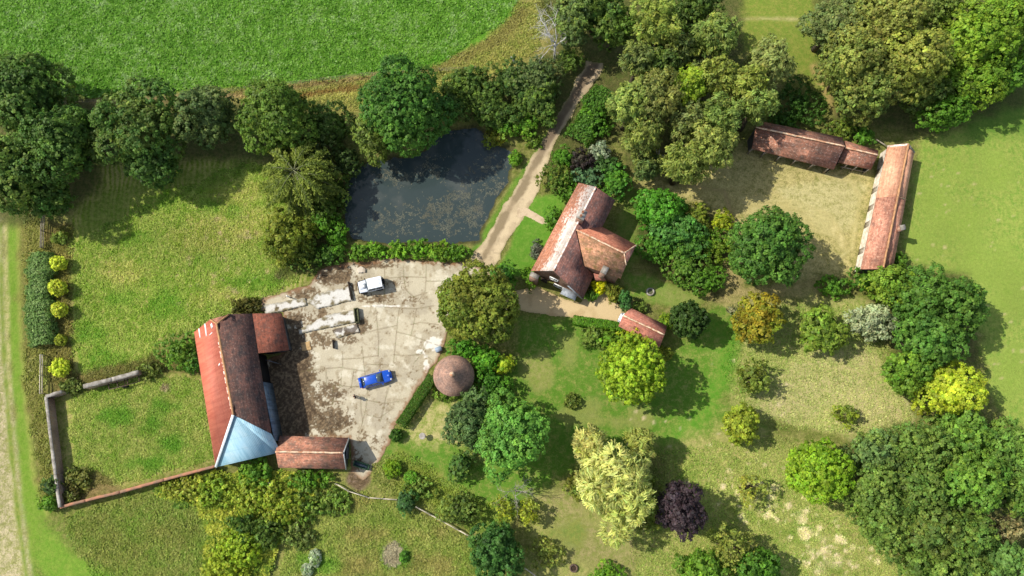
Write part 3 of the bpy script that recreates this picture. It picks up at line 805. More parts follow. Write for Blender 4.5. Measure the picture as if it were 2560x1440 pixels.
# --- the big L-shaped barn
MT = {}
MT['barn'] = tile_mat('old clay tiles darkened for shade', (112, 78, 68), (84, 64, 60), (58, 54, 54), (164, 140, 124), speck_amt=.45, dark_lo=.50)  # east slope's shade is put into this colour; porch tiles are the brighter copy
MT['porch'] = tile_mat('red old clay tiles', (138, 80, 62), (106, 66, 54), (66, 54, 50), (170, 136, 118), speck_amt=.3, dark_lo=.55)
MT['red'] = corrugated('red painted corrugated iron', (194, 112, 88), (178, 94, 74), (166, 102, 84), rust=.35, sheet=2.6)
MT['blue'] = corrugated('pale blue corrugated sheeting', (150, 184, 198), (130, 168, 184), (172, 190, 194), rust=.5, pitch=.2)
MT['shed'] = tile_mat('mottled red tiles', (184, 124, 98), (144, 98, 80), (94, 80, 70), (210, 184, 160), speck_amt=.45, dark_lo=.50, moss=.15)
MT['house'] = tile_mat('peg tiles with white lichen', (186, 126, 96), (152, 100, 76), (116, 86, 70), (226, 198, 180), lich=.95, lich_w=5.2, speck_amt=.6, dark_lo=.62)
MT['house_shade'] = tile_mat('peg tiles darkened for shade', (140, 94, 82), (104, 74, 68), (76, 66, 66), (182, 166, 160), speck_amt=.4, dark_lo=.52)  # for slopes turned from the sun, shade included in the tile colour
MT['wing_s'] = tile_mat('mossy peg tiles', (196, 142, 110), (152, 110, 84), (110, 92, 66), (222, 180, 146), speck_amt=.5, dark_lo=.5, moss=.6)
MT['wing_n'] = tile_mat('clean peg tiles', (184, 120, 92), (156, 96, 76), (130, 88, 72), (216, 170, 146), speck_amt=.3, dark_lo=.62)
MT['garage'] = tile_mat('pink red tiles', (182, 118, 98), (154, 98, 82), (120, 86, 76), (222, 184, 168), speck_amt=.4, dark_lo=.6)
MT['stable'] = tile_mat('pale pink pantiles', (220, 166, 132), (198, 142, 112), (162, 120, 98), (242, 206, 180), speck_amt=.35, dark_lo=.66, row=.3)
MT['stable2'] = tile_mat('mottled pantiles', (206, 148, 122), (170, 114, 92), (120, 90, 78), (246, 208, 180), speck_amt=.5, dark_lo=.56, row=.3)
MT['open'] = tile_mat('weathered brown tiles', (170, 116, 92), (130, 92, 76), (92, 76, 66), (214, 196, 178), speck_amt=.55, dark_lo=.52)
MT['cone'] = tile_mat('brown conical tiles', (168, 132, 112), (142, 112, 98), (120, 102, 92), (198, 172, 158), speck_amt=.4, dark_lo=.52, row=.2)

HR, HE, HWE = 8.6, 4.6, 3.0
RN, RS = W(*z4(240, 165), HR), W(*z4(380, 928), HR)
WN, WS = W(*z4(50, 235), HWE), W(*z4(225, 1325), HWE)
EN, EM, ES = W(631, 784, HE), W(*z4(585, 408), HE), W(*z4(697, 1087), HE)
HW, HEE = W(*z4(185, 130), 7.0), W(*z4(345, 85), 7.0)
PN, PS, PM = W(704.5, 782.4, 2.5), W(722.4, 875.5, 2.5), W(646, 883, HE)
B1, B2, B3 = W(694, 1114, 3.7), W(692.5, 1132.5, 3.3), W(540, 1168, HWE)
ctr = (RN + RS) / 2
barn = thing('barn', 'large L-shaped farm barn with red iron, shade-darkened tile and pale blue roof slopes', 'barn', (ctr.x, ctr.y, 0))
iron = poly_roof('iron_roof', (RN, RS), [B3, WS, WN, HW], MT['red'], barn)
iron['label'] = 'red corrugated iron roof slope'
tr = poly_roof('tile_roof', (RN, RS), [ES, EM, EN, HEE], MT['barn'], barn)
tr['label'] = 'weathered tile roof slope with its shade put into the colour'
poly_roof('hip_roof', (RN, RN), [HW, HEE], MT['shed'], barn)
mb = MB()
al = (B3 - B2).normalized()
def uvb(p):
    d = p - RS; u = d.dot(al); return (u, (d - al * u).length)
lift = Vector((0, 0, .03))
for tri in ((RS, B3, B2), (RS, B2, B1), (RS, B1, ES)):
    mb.slab([p + lift for p in tri], .12, [uvb(p) for p in tri])
bl = mb.build('sheet_roof', MT['blue'], barn); bl['label'] = 'pale blue corrugated hip end'
pr_ = poly_roof('porch_roof', (EN, PM), [PS, PN], MT['porch'], barn)
ridge_bar('ridge_tiles', RN, RS, M['ridge_orange'], barn, .16)
ridge_bar('hip_tiles', RN, HW, M['ridge_orange'], barn, .12); ridge_bar('hip_tiles', RN, HEE, M['ridge_orange'], barn, .12)
MB().bar(RS + Vector((0, 0, .1)), B3 + Vector((0, 0, .1)), .34, .06).build('hip_flashing', plain('white flashing', (226, 232, 234), (200, 210, 214), 3, .5), barn)
mb = MB(); q = ring_walls(mb, [WN, HW, HEE, EN], .25, .2, False); mb.build('end_wall', M['black_board'], barn)
mb = MB(); ring_walls(mb, [WS, WN], 0, .2, False)
cw = Vector((.45, 0, 0))
mb = MB(); a, b_ = WS + cw, WN + cw
mb.bar(Vector((a.x, a.y, 1.35)), Vector((b_.x, b_.y, 1.35)), .2, 2.7).build('side_wall', M['old_brick'], barn)
def upwall(name, a, b, mat, za=None, zb=None, th=.14, z0=0.0):
    """upright wall panel between two eave points"""
    a, b = Vector(a), Vector(b); d = Vector((b.x - a.x, b.y - a.y, 0)); l = d.length; d.normalize(); n = Vector((d.y, -d.x, 0)) * th
    za = a.z - .2 if za is None else za; zb = b.z - .2 if zb is None else zb
    vs = [(a.x, a.y, z0), (b.x, b.y, z0), (b.x, b.y, zb), (a.x, a.y, za)]
    vs += [(x + n.x, y + n.y, z) for x, y, z in vs]
    uv = [(0, z0), (l, z0), (l, zb), (0, za)] * 2
    m_ = MB().add(vs, [[0, 1, 2, 3], [7, 6, 5, 4], [4, 5, 1, 0], [5, 6, 2, 1], [6, 7, 3, 2], [7, 4, 0, 3]], uv)
    return m_.build(name, mat, parent=UP)
UP = barn
ein = Vector((-.30, .05, 0))
mid = EM.lerp(ES, .36)
upwall('doorway_shade', EM + ein, mid + ein, M['dark'])  # near-black panel standing for the shade in the open doorway
bw = upwall('sheet_wall', mid + ein * .2, ES.lerp(B1, .6) + ein * .2, M['blue_wall']); bw['label'] = 'blue grey sheeted wall facing the yard'
upwall('end_wall', B2 + Vector((-.3, .25, 0)), B3 + Vector((.4, .25, 0)), M['blue_wall'], 2.9, 2.75)
upwall('porch_wall', PN + Vector((-.25, -.3, 0)), PS + Vector((-.25, .25, 0)), M['board'])
upwall('porch_wall', PS + Vector((-.25, .25, 0)), PM + Vector((.1, .25, 0)), M['board'])
upwall('porch_wall', EN + Vector((0, -.3, 0)), PN + Vector((-.25, -.3, 0)), M['board'])
dd = PM + Vector((.5, -.7, 0))
upwall('door', Vector((dd.x, dd.y, 3.2)), Vector((dd.x + 1.3, dd.y - .35, 3.0)), M['board'], th=.08)
def patch_on(px0, py0, px1, py1, w, a, b, c, name, mat, parent, lift=.05):
    p, q = on_plane(px0, py0, a, b, c), on_plane(px1, py1, a, b, c)
    n = (b - a).cross(c - a).normalized(); n = n if n.z > 0 else -n
    d = (q - p).normalized(); s = d.cross(n) * (w / 2)
    vs = [p + s + n * lift, q + s + n * lift, q - s + n * lift, p - s + n * lift]
    vs += [v - n * (lift + .02) for v in vs]
    return MB().add(vs, [[0, 1, 2, 3], [7, 6, 5, 4], [4, 5, 1, 0], [5, 6, 2, 1], [6, 7, 3, 2], [7, 4, 0, 3]]).build(name, mat, parent)
for s in (((92, 205), (103, 282), .32), ((142, 165), (156, 268), .34), ((194, 166), (204, 198), .5), ((180, 262), (204, 238), .1), ((268, 498), (258, 515), .18), ((264, 1190), (270, 1208), .2)):
    patch_on(*z4(*s[0]), *z4(*s[1]), s[2], RN, RS, WN, 'roof_light', M['white_paint'], barn)
wl = plain('flaking white paint', (230, 214, 204), (206, 150, 128), 2.5, .8)
for k in range(22):                                                  # flaking strip under the ridge
    y0 = 330 + k * 27; x = 245 + (y0 - 165) * .183
    wd = 26 + 14 * math.sin(k * 2.3)
    patch_on(*z4(x - wd * .9, y0), *z4(x - 8, y0 + 4), random.uniform(.12, .5), RN, RS, WN, 'paint_flake', wl, barn, .015)

# --- small tiled shed joined to the barn
def gable_house(name, label, R0, R1, A0, A1, C0, C1, mats, wallm, parent=None, ridge=None, ins=.25, openside=False, cat='shed', th=.15):
    """A side and C side eaves run parallel to the ridge R0-R1"""
    c = (R0 + R1) / 2
    t = parent or thing(name, label, cat, (c.x, c.y, 0))
    poly_roof('roof_slope', (R0, R1), [A1, A0], mats[0], t, th)
    poly_roof('roof_slope', (R0, R1), [C1, C0], mats[1], t, th)
    if ridge: ridge_bar('ridge_tiles', R0, R1, ridge, t)
    d = (R1 - R0).normalized() * ins
    def inn(e, r): return e.lerp(Vector((r.x, r.y, r.z)), .08)
    ring = [inn(A0, R0) + d, inn(A1, R1) - d, R1 - d, inn(C1, R1) - d, inn(C0, R0) + d, R0 + d]
    mb = MB(); n = len(ring)
    for i in range(n):
        if openside and i == 3: continue
        a, b = ring[i], ring[(i + 1) % n]
        l = math.hypot(b.x - a.x, b.y - a.y)
        mb.add([(a.x, a.y, 0), (b.x, b.y, 0), (b.x, b.y, b.z - .18), (a.x, a.y, a.z - .18)], [[0, 1, 2, 3]], [(0, 0), (l, 0), (l, b.z), (0, a.z)])
    mb.build('wall', wallm, t)
    return t, ring
R0, R1 = W(*z4(732, 1236), 4.2), W(*z4(1300, 1246), 4.2)
A0, A1, C0, C1 = W(*z4(770, 1102), 2.2), W(*z4(1345, 1120), 2.2), W(*z4(757, 1370), 2.2), W(*z4(1321, 1383), 2.2)
cart, ring = gable_house('cart_shed', 'small gabled shed with patchy red tiles joined to the south end of the barn', R0, R1, A0, A1, C0, C1, (MT['shed'], MT['shed']), M['black_board'], ridge=M['ridge_pale'])
for a, b in ((R1, A1), (R1, C1)):
    MB().bar(a + Vector((.03, 0, -.12)), b + Vector((.03, 0, -.12)), .08, .3).build('bargeboard', M['galv'], cart)
gmid = ring[1].lerp(ring[3], .5)
MB().box((gmid.x + .04, gmid.y, 1.0), (.08, 1.5, 1.9), math.atan2((R1 - R0).y, (R1 - R0).x)).build('door', M['board'], cart)

# --- the farmhouse
HRN, HRS = W(*z5(640, 120), 8.3), W(*z5(300, 790), 8.3)
HWN, HWS = W(*z5(500, 85), 4.9), W(*z5(120, 790), 4.9)
HEN = W(*z5(795, 225), 4.9)
pl = (HRN, HRS, HEN)
V1, V2, AA = on_plane(*z5(690, 440), *pl), on_plane(*z5(545, 752), *pl), on_plane(*z5(480, 462), *pl)
C2, CE = on_plane(*z5(622, 822), *pl), on_plane(*z5(538, 1012), *pl)
BB = W(*z5(865, 650), AA.z)
pn, ps = (AA, BB, V1), (AA, BB, V2)
NE, HS, SE = on_plane(*z5(965, 585), *pn), on_plane(*z5(880, 746), *ps), on_plane(*z5(838, 852), *ps)

c = (HRN + HRS) / 2
house = thing('farmhouse', 'red brick farmhouse with lichen whitened tile roof and rear wing', 'house', (c.x, c.y, 0))
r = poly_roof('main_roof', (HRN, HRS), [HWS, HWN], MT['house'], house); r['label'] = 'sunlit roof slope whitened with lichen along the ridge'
r = poly_roof('main_roof', (HRN, HRS), [CE, C2, V2, V1, HEN], MT['house_shade'], house); r['label'] = 'catslide roof slope facing the garden, tiles darkened for shade'
up = Vector((0, 0, .05))
poly_roof('wing_roof', (AA + up, BB + up), [NE + up, V1 + up], MT['wing_n'], house)
r = poly_roof('wing_roof', (AA + up, BB + up), [HS + up, SE + up, V2 + up], MT['wing_s'], house); r['label'] = 'mossy mottled roof slope of the wing'
poly_roof('hip_roof', (BB + up, BB + up), [HS + up, NE + up], MT['house_shade'], house)
ridge_bar('ridge_tiles', HRN, HRS, M['ridge_white'], house, .12)
ridge_bar('ridge_tiles', AA + up, BB + up, M['ridge_pale'], house, .13)
ridge_bar('hip_tiles', BB + up, HS + up, M['ridge_pale'], house, .1); ridge_bar('hip_tiles', BB + up, NE + up, M['ridge_pale'], house, .1)
ridge_bar('valley_lead', AA + up, V2 + up, M['dark'], house, .07, -.02)
hd = (HRS - HRN).normalized(); hp = Vector((hd.y, -hd.x, 0)); hp = hp if hp.x < 0 else -hp      # towards the track
def down(p, z=0): return Vector((p.x, p.y, z))
wW, wE = -hp * .35, hp * .35
mb = MB()
S = [HWS + wW - hd * .3, HRS - hd * .3, CE + wE * 1.0 - hd * .3, C2 + wE * 1.2, V2 + wE, SE + Vector((-.2, .3, 0)), HS + Vector((-.35, .1, 0)), NE + Vector((-.35, -.1, 0)), V1 + wE, HEN + wE + hd * .3, HRN + hd * .3, HWN + wW + hd * .3]
n = len(S)
for i in range(n):
    a, b = S[i], S[(i + 1) % n]
    l = math.hypot(b.x - a.x, b.y - a.y)
    mb.add([(a.x, a.y, 0), (b.x, b.y, 0), (b.x, b.y, b.z - .2), (a.x, a.y, a.z - .2)], [[0, 1, 2, 3]], [(0, 0), (l, 0), (l, b.z - .2), (0, a.z - .2)])
mb.build('wall', M['brick'], house)
SW, SA, SC = S[0], S[1], S[2]
wall_opening(house, 'door', SW, SC, .22, 1.0, 0, 2.1, M['dark_wood'])
w = wall_opening(house, 'window', SW, SC, .52, 1.3, .9, 1.3, M['glass'], M['white_paint'])
w = wall_opening(house, 'window', SW, SC, .40, 1.1, 4.2, 1.1, M['glass'], M['white_paint'])
w = wall_opening(house, 'window', SW, SC, .80, 1.7, .9, 1.2, M['glass'], M['white_paint'])
for t_ in (.15, .4, .62, .86):
    wall_opening(house, 'window', S[11], S[0], t_, 1.2, 2.7, 1.2, M['glass'], M['white_paint'])
    if t_ != .4: wall_opening(house, 'window', S[11], S[0], t_, 1.2, .8, 1.3, M['glass'], M['white_paint'])
wall_opening(house, 'door', S[11], S[0], .42, 1.0, 0, 2.1, M['white_paint'])
# stack at the drive corner, lead flat, bay
ang = math.atan2(hd.y, hd.x)
p = HWS + hd * .35 - hp * .7
MB().box((p.x, p.y, 2.35), (.6, 1.2, 4.7), ang).build('chimney_breast', M['brick'], house)
MB().box((p.x, p.y, 4.74), (.66, 1.26, .08), ang).build('coping', M['stone_cap'], house)
p = CE.lerp(HRS, .3) + hd * .15
MB().bar(CE.lerp(HRS, .02) + hd * .12 + Vector((0, 0, -.2)), CE.lerp(HRS, .5) + hd * .12 + Vector((0, 0, -.2)), .1, .3).build('bargeboard', M['lead'], house)
p1, p2 = down(SC.lerp(SW, .08)) + hd * .5, down(SC.lerp(SW, .38)) + hd * .5
MB().bar(p1 + Vector((0, 0, 2.3)), p2 + Vector((0, 0, 2.3)), 1.0, .1).build('porch_roof', M['lead'], house)
for q_ in (p1, p2): MB().bar(q_ + hd * .35, q_ + hd * .35 + Vector((0, 0, 2.24)), .1).build('porch_post', M['wood'], house)
p = W(1454.5, 536, 10.2)
ch = MB().box((p.x, p.y, 8.6), (1.15, .95, 3.0), ang).build('chimney', M['brick'], house)
MB().box((p.x, p.y, 10.14), (1.3, 1.1, .16), ang).build('capping', M['stone_cap'], ch)
for s in (-.28, .28): MB().lathe((p.x + hd.x * s, p.y + hd.y * s, 10.22), [(.16, 0), (.14, .42), (.17, .46), (.1, .46), (.1, .1), (0, .1)], 12).build('chimney_pot', M['brick_cap'], ch)
p = W(1511.5, 675, 6.4)
wd_ = (BB - AA); wa = math.atan2(wd_.y, wd_.x)
ch = MB().box((p.x, p.y, 3.2), (.75, .95, 6.3), wa).build('chimney', M['brick'], house)
MB().box((p.x, p.y, 6.4), (.85, 1.05, .14), wa).build('capping', M['stone_cap'], ch)
a_, b2 = W(1486, 694, 2.6), W(1520, 702, 2.6)
lt = [W(1484, 683, 3.3), W(1508, 690, 3.3), W(1516, 702, 2.5), W(1488, 700, 2.5)]
MB().slab(lt, .1).build('lean_to_roof', MT['garage'], house)
mb = MB(); ring_walls(mb, lt, .15, .12); mb.build('lean_to_wall', M['brick'], house)

# --- garage
R0, R1 = W(*z5(855, 1147), 4.0), W(*z5(1187, 1302), 4.0)
A0, A1, C0, C1 = W(*z5(920, 1087), 2.3), W(*z5(1210, 1230), 2.3), W(1546, 815, 2.3), W(*z5(1146, 1408), 2.3)
garage, ring = gable_house('garage', 'small pink tiled garage at the end of the gravel drive', R0, R1, A0, A1, C0, C1, (MT['garage'], MT['garage']), M['black_board'], ridge=M['ridge_pale'], cat='garage')
gm_ = ring[0].lerp(ring[4], .5); gd = (R1 - R0).normalized(); ga = math.atan2(gd.y, gd.x)
MB().box((gm_.x - gd.x * .02, gm_.y - gd.y * .02, 1.05), (.12, 2.5, 2.1), ga).build('door_opening', M['dark'], garage)
GAR = (Vector((gm_.x, gm_.y, 0)), ga)

# --- dovecote
dc = W(1134.5, 939.5, 3.8); dr = 51.5 / ppm(1134, 939, 3.8)
dove = thing('dovecote', 'round brick dovecote with a conical brown tiled roof', 'dovecote', (dc.x, dc.y, 0))
prof = [(dr, -.1), (dr, 0), (dr * .75, .72), (dr * .5, 1.5), (dr * .25, 2.36), (.2, 3.1)]
nseg = 56; V, F, U = [], [], []
vd = 0.0; vds = []
for i, (r_, z_) in enumerate(prof):
    if i: vd += math.hypot(r_ - prof[i - 1][0], z_ - prof[i - 1][1])
    vds.append(vd)
    for k in range(nseg):
        a = 2 * PI * k / nseg
        V.append((dc.x + r_ * math.cos(a), dc.y + r_ * math.sin(a), dc.z + z_))
for i in range(len(prof) - 1):
    for k in range(nseg):
        F.append([i * nseg + k, i * nseg + (k + 1) % nseg, (i + 1) * nseg + (k + 1) % nseg, (i + 1) * nseg + k])
        for kk, ii in ((k, i), (k + 1, i), (k + 1, i + 1), (k, i + 1)): U.append((kk * 2 * PI / nseg * dr, vds[ii]))
np_mesh('roof', np.array(V), F, MT['cone'], dove, uv=U, smooth=True)
MB().lathe((dc.x, dc.y, dc.z + 3.08), [(.34, -.12), (.3, .1), (.1, .32), (0, .36)], 16).build('finial', M['ridge_pale'], dove, smooth=True)
mb = MB(); nb = 40
for k in range(nb):
    a0, a1 = 2 * PI * k / nb, 2 * PI * (k + 1) / nb; rr = dr - .3
    mb.add([(dc.x + rr * math.cos(a), dc.y + rr * math.sin(a), z) for a, z in ((a0, 0), (a1, 0), (a1, 3.75), (a0, 3.75))], [[0, 1, 2, 3]], [(a0 * rr, 0), (a1 * rr, 0), (a1 * rr, 3.75), (a0 * rr, 3.75)])
mb.build('wall', M['old_brick'], dove)
MB().box((dc.x - dr + .3, dc.y - .3, .95), (.14, .9, 1.9)).build('door', M['dark_wood'], dove)

# --- long stable range
SR0, SR1 = W(*z6(1410, 266), 4.5), W(*z6(1201, 1285), 4.5)
SA0, SA1 = W(*z6(1240, 282), 2.4), W(*z6(1020, 1287), 2.4)
SC0, SC1 = W(*z6(1460, 330), 2.7), W(*z6(1288, 1255), 2.7)
c = (SR0 + SR1) / 2
stable = thing('stable_range', 'long narrow stable range with pale pink pantiled roof', 'stable', (c.x, c.y, 0))
k = .425
SRm, SAm, SCm = SR0.lerp(SR1, k), SA0.lerp(SA1, k), SC0.lerp(SC1, k)
a = poly_roof('roof_slope', (SR0, SRm), [SAm, SA0], MT['stable'], stable); a['label'] = 'smooth pale pantiled slope at the north end'
lf = Vector((0, 0, .07))
poly_roof('roof_slope', (SRm + lf, SR1 + lf), [SA1 + lf, SAm + lf], MT['stable2'], stable)
poly_roof('roof_slope', (SR0, SRm), [SCm, SC0], MT['stable'], stable)
poly_roof('roof_slope', (SRm + lf, SR1 + lf), [SC1 + lf, SCm + lf], MT['stable2'], stable)
ridge_bar('ridge_tiles', SR0, SR1 + lf, M['ridge_orange'], stable, .15)
MB().bar(SRm + lf, SCm + lf, .16, .1).build('verge_tiles', M['ridge_pale'], stable)
MB().bar(SR0, SA0, .3, .1).build('verge_tiles', M['ridge_white'], stable)
MB().bar(SR0, SC0, .3, .1).build('verge_tiles', M['stone_cap'], stable)
d = (SR1 - SR0).normalized() * .15
ring = [SA0.lerp(SR0, .06) + d, SR0 + d, SC0.lerp(SR0, .1) + d, SC1.lerp(SR1, .1) - d, SR1 - d, SA1.lerp(SR1, .06) - d]
mb = MB()
for i in (0, 1, 2, 5):
    a, b = ring[i], ring[(i + 1) % 6]; l = math.hypot(b.x - a.x, b.y - a.y)
    mb.add([(a.x, a.y, 0), (b.x, b.y, 0), (b.x, b.y, b.z - .18), (a.x, a.y, a.z - .18)], [[0, 1, 2, 3]], [(0, 0), (l, 0), (l, b.z), (0, a.z)])
mb.build('wall', plain('limewashed wall', (226, 218, 204), (188, 174, 156), 1.6, .9), stable)
mb = MB()
for i in (3, 4):
    a, b = ring[i], ring[i + 1]; l = math.hypot(b.x - a.x, b.y - a.y)
    mb.add([(a.x, a.y, 0), (b.x, b.y, 0), (b.x, b.y, b.z - .18), (a.x, a.y, a.z - .18)], [[0, 1, 2, 3]], [(0, 0), (l, 0), (l, b.z), (0, a.z)])
mb.build('end_wall', M['board'], stable)
for t_ in (.16, .38, .52, .67, .83):
    wall_opening(stable, 'door', ring[5], ring[0], t_, .9, 0, 1.7, M['wood'])
p = W(*z6(1366, 944), 4.3)
ch = MB().box((p.x, p.y, 2.1), (.62, .62, 4.2), .15).build('chimney', M['brick'], stable)
MB().box((p.x, p.y, 4.26), (.72, .72, .12), .15).build('capping', M['stone_cap'], ch)

# --- open fronted shed, two lengths
R0, R1 = W(1890, 318, 5.0), W(*z6(890, 282), 5.0)
N0, N1, S0, S1 = W(1897, 302, 2.6), W(*z6(872, 207), 2.6), W(*z6(130, 300), 2.5), W(*z6(800, 470), 2.5)
oshed, ring = gable_house('open_shed', 'long brown tiled open fronted shed in the shade of the birches', R0, R1, N0, N1, S0, S1, (MT['open'], MT['open']), M['black_board'], ridge=M['ridge_pale'], openside=True)
for i, t_ in enumerate((.01, .17, .36, .55, .76, .95)):
    p = S0.lerp(S1, t_) + (R0 - S0).normalized() * .25
    MB().bar((p.x, p.y, 0), (p.x, p.y, 2.45), .2).build('post', M['wood'], oshed)
    q_ = S0.lerp(S1, t_) + (S1 - S0).normalized() * .7 + (R0 - S0).normalized() * .25
    if t_ < .9: MB().bar((p.x, p.y, 1.6), (q_.x, q_.y, 2.35), .1).build('brace', M['wood'], oshed)
p, q_ = S0.lerp(S1, .03), S0.lerp(S1, .97)
MB().bar((p.x, p.y + .25, 2.42), (q_.x, q_.y + .25, 2.42), .14, .12).build('beam', M['wood'], oshed)
R0, R1 = W(*z6(890, 292), 4.1), W(*z6(1162, 352), 4.1)
N0, N1, S0, S1 = W(*z6(884, 232), 2.4), W(*z6(1166, 314), 2.4), W(*z6(838, 412), 2.4), W(*z6(1104, 470), 2.4)
lshed, ring = gable_house('low_shed', 'lower red tiled shed continuing the open fronted shed', R0, R1, N0, N1, S0, S1, (MT['shed'], MT['open']), M['black_board'], ridge=M['ridge_pale'], openside=True)
for t_ in (.3, .6, .97):
    p = S0.lerp(S1, t_) + (R0 - S0).normalized() * .25
    MB().bar((p.x, p.y, 0), (p.x, p.y, 2.3), .18).build('post', M['wood'], lshed)
p, q_ = S0.lerp(S1, .2), S0.lerp(S1, .97)
MB().bar((p.x, p.y + .1, .9), (q_.x, q_.y + .1, .9), .08, .12).build('rail', M['wood'], lshed)

# ------------------------------------------------------------------ walls and fences
def garden_wall(name, label, pts, h, th, wm, cm):
    P = [W(x, y, h) for x, y in pts]
    c = sum(P, Vector()) / len(P)
    t = thing(name, label, 'wall', (c.x, c.y, 0))
    mb, mc = MB(), MB()
    for a, b in zip(P[:-1], P[1:]):
        d = Vector((b.x - a.x, b.y - a.y, 0)); l = d.length; d.normalize(); n = Vector((-d.y, d.x, 0)) * th / 2
        lo = [a - n, a + n, b + n, b - n]
        vs = [(v.x, v.y, 0) for v in lo] + [(v.x, v.y, h - .1) for v in lo]
        mb.add(vs, [[0, 3, 7, 4], [1, 5, 6, 2], [0, 4, 5, 1], [3, 2, 6, 7]], [(0, 0), (0, 0), (l, 0), (l, 0), (0, h), (0, h), (l, h), (l, h)])
        k = max(2, int(l / .45)); vs, fs = [], []
        for i in range(k + 1):
            u = a.lerp(b, i / k); w1 = th / 2 + .03 + random.uniform(-.03, .03); w2 = th / 2 + .03 + random.uniform(-.03, .03); zt = h + random.uniform(-.03, .03); n1 = n.normalized()
            vs += [(u.x - n1.x * w1, u.y - n1.y * w1, h - .1), (u.x + n1.x * w2, u.y + n1.y * w2, h - .1), (u.x + n1.x * w2, u.y + n1.y * w2, zt), (u.x - n1.x * w1, u.y - n1.y * w1, zt)]
        for i in range(k):
            p0, p1 = i * 4, i * 4 + 4
            fs += [[p0 + q, p0 + (q + 1) % 4, p1 + (q + 1) % 4, p1 + q] for q in range(4)]
        fs += [[0, 3, 2, 1], [k * 4, k * 4 + 1, k * 4 + 2, k * 4 + 3]]
        mc.add(vs, fs)
        k = 0
        for i in range(k):
            pass
    mb.build('wall_face', wm, t); mc.build('coping', cm, t)
    return t
garden_wall('garden_wall', 'pale capped brick wall along the west side of the walled garden', [(154, 979), (114, 991), (124, 1075), (138, 1187), (149, 1268)], 1.7, .36, M['old_brick'], M['stone_cap'])
garden_wall('garden_wall', 'long thin brick wall with terracotta coping running from the corner to the barn', [(149, 1268), (213, 1251), (300, 1230), (410, 1199), (538, 1165)], 1.4, .3, M['brick'], M['brick_cap'])
garden_wall('garden_wall', 'short detached wall stub with lichened coping above the walled garden', [(208, 966), (280, 948), (346, 930)], 1.7, .5, M['old_brick'], M['stone_cap'])

def rail_fence(name, label, pts, h, rails, pm, spacing=2.2, pr_=.06, rr=.035, hh=None):
    P = [W(x, y, 0) for x, y in pts]
    c = sum(P, Vector()) / len(P)
    t = thing(name, label, 'fence', (c.x, c.y, 0))
    posts = []
    for a, b in zip(P[:-1], P[1:]):
        k = max(1, int(round((b - a).length / spacing)))
        posts += [a.lerp(b, i / k) for i in range(k)]
    posts.append(P[-1])
    for p in posts:
        MB().tube([p, p + Vector((random.uniform(-.05, .05), random.uniform(-.05, .05), h * random.uniform(.95, 1.05)))], [pr_, pr_ * .9], 6).build('post', pm, t)
    for z in rails:
        mb = MB()
        for a, b in zip(posts[:-1], posts[1:]):
            mb.bar(a + Vector((0, 0, z + random.uniform(-.05, .05))), b + Vector((0, 0, z + random.uniform(-.05, .05))), rr * 1.4, rr * 2.6)
        mb.build('rail', pm, t)
    return t
WF = plain('pale weathered timber', (206, 196, 176), (168, 156, 134), 5, .9)
rail_fence('rail_fence', 'pale post and rail fence below the cart shed in rough meadow', [(842, 1208), (875, 1227), (925, 1243), (993, 1248)], 1.1, (.5, .95), WF, 1.9, .07, .05)
rail_fence('rail_fence', 'pale post and rail fence running diagonally down to the round dark tree', [(1042, 1266), (1110, 1303), (1182, 1343)], 1.1, (.5, .95), WF, 1.9, .07, .05)
rail_fence('rail_fence', 'short pale fence at the bottom edge beyond the round dark tree', [(1312, 1418), (1345, 1442), (1380, 1465)], 1.1, (.5, .95), WF, 1.9, .07, .05)
rail_fence('field_fence', 'wooden fence on the left below the tall hedgerow oaks', [(116, 540), (113, 580), (112, 622)], 1.2, (.4, .75, 1.1), M['wood'], 1.8, .07, .05)
rail_fence('field_fence', 'pale double rail fence between the hedge and the garden wall corner', [(113, 888), (112, 940), (112, 984)], 1.2, (.6, 1.1), WF, 1.9, .07, .06)
rail_fence('wire_fence', 'post and wire fence along the dry margin of the green crop', [(170, 262), (270, 255), (420, 246), (530, 236), (617, 226), (712, 215), (808, 204), (908, 192), (1010, 186), (1100, 180), (1190, 175)], 1.25, (.45, .85, 1.15), M['wood'], 5.6, .06, .012)

# ------------------------------------------------------------------ strips, troughs and yard things
def slab_thing(name, label, pts, h, col, cat, seed, mat=None):
    P = gp(pts)
    cx = sum(p[0] for p in P) / len(P); cy = sum(p[1] for p in P) / len(P)
    xs = [p[0] for p in P]; ys = [p[1] for p in P]
    ax = np.arange(min(xs) - .3, max(xs) + .3, .09); ay = np.arange(min(ys) - .3, max(ys) + .3, .09)
    gX, gY = np.meshgrid(ax, ay); x, y = gX.ravel(), gY.ravel()
    d = poly_sdf(x, y, P) + (fbm(x, y, .8, seed, 4) - .5) * .3 - .14
    z = np.where(d < -.02, h, 0.0)
    keep = d < .1
    idx = np.arange(len(x)).reshape(len(ay), len(ax))
    F = np.stack((idx[:-1, :-1], idx[:-1, 1:], idx[1:, 1:], idx[1:, :-1]), -1).reshape(-1, 4)
    F = F[keep[F].all(1)]; used, inv = np.unique(F, return_inverse=True)
    o = np_mesh(name, np.stack((x - cx, y - cy, z), -1)[used], inv.reshape(-1, 4), M['concrete'], colors=col(x, y, d)[used])
    o.location = (cx, cy, .0)
    return tag(o, label, cat)
def strip_col(x, y, d):
    c = np.tile(np.array(lin((208, 204, 194))) * GK, (len(x), 1))
    m = fbm(x, y, .6, 181, 5); n = fbm(x, y, 2.0, 191, 4)
    c = mixn(c, sstep(.5, .64, m) * .8, (128, 116, 88)); c = mixn(c, sstep(.56, .7, m * .6 + n * .4) * .85, (74, 58, 40))
    return mixn(c, sstep(-.5, -.1, d + (m - .5)) * .6, (116, 104, 66))
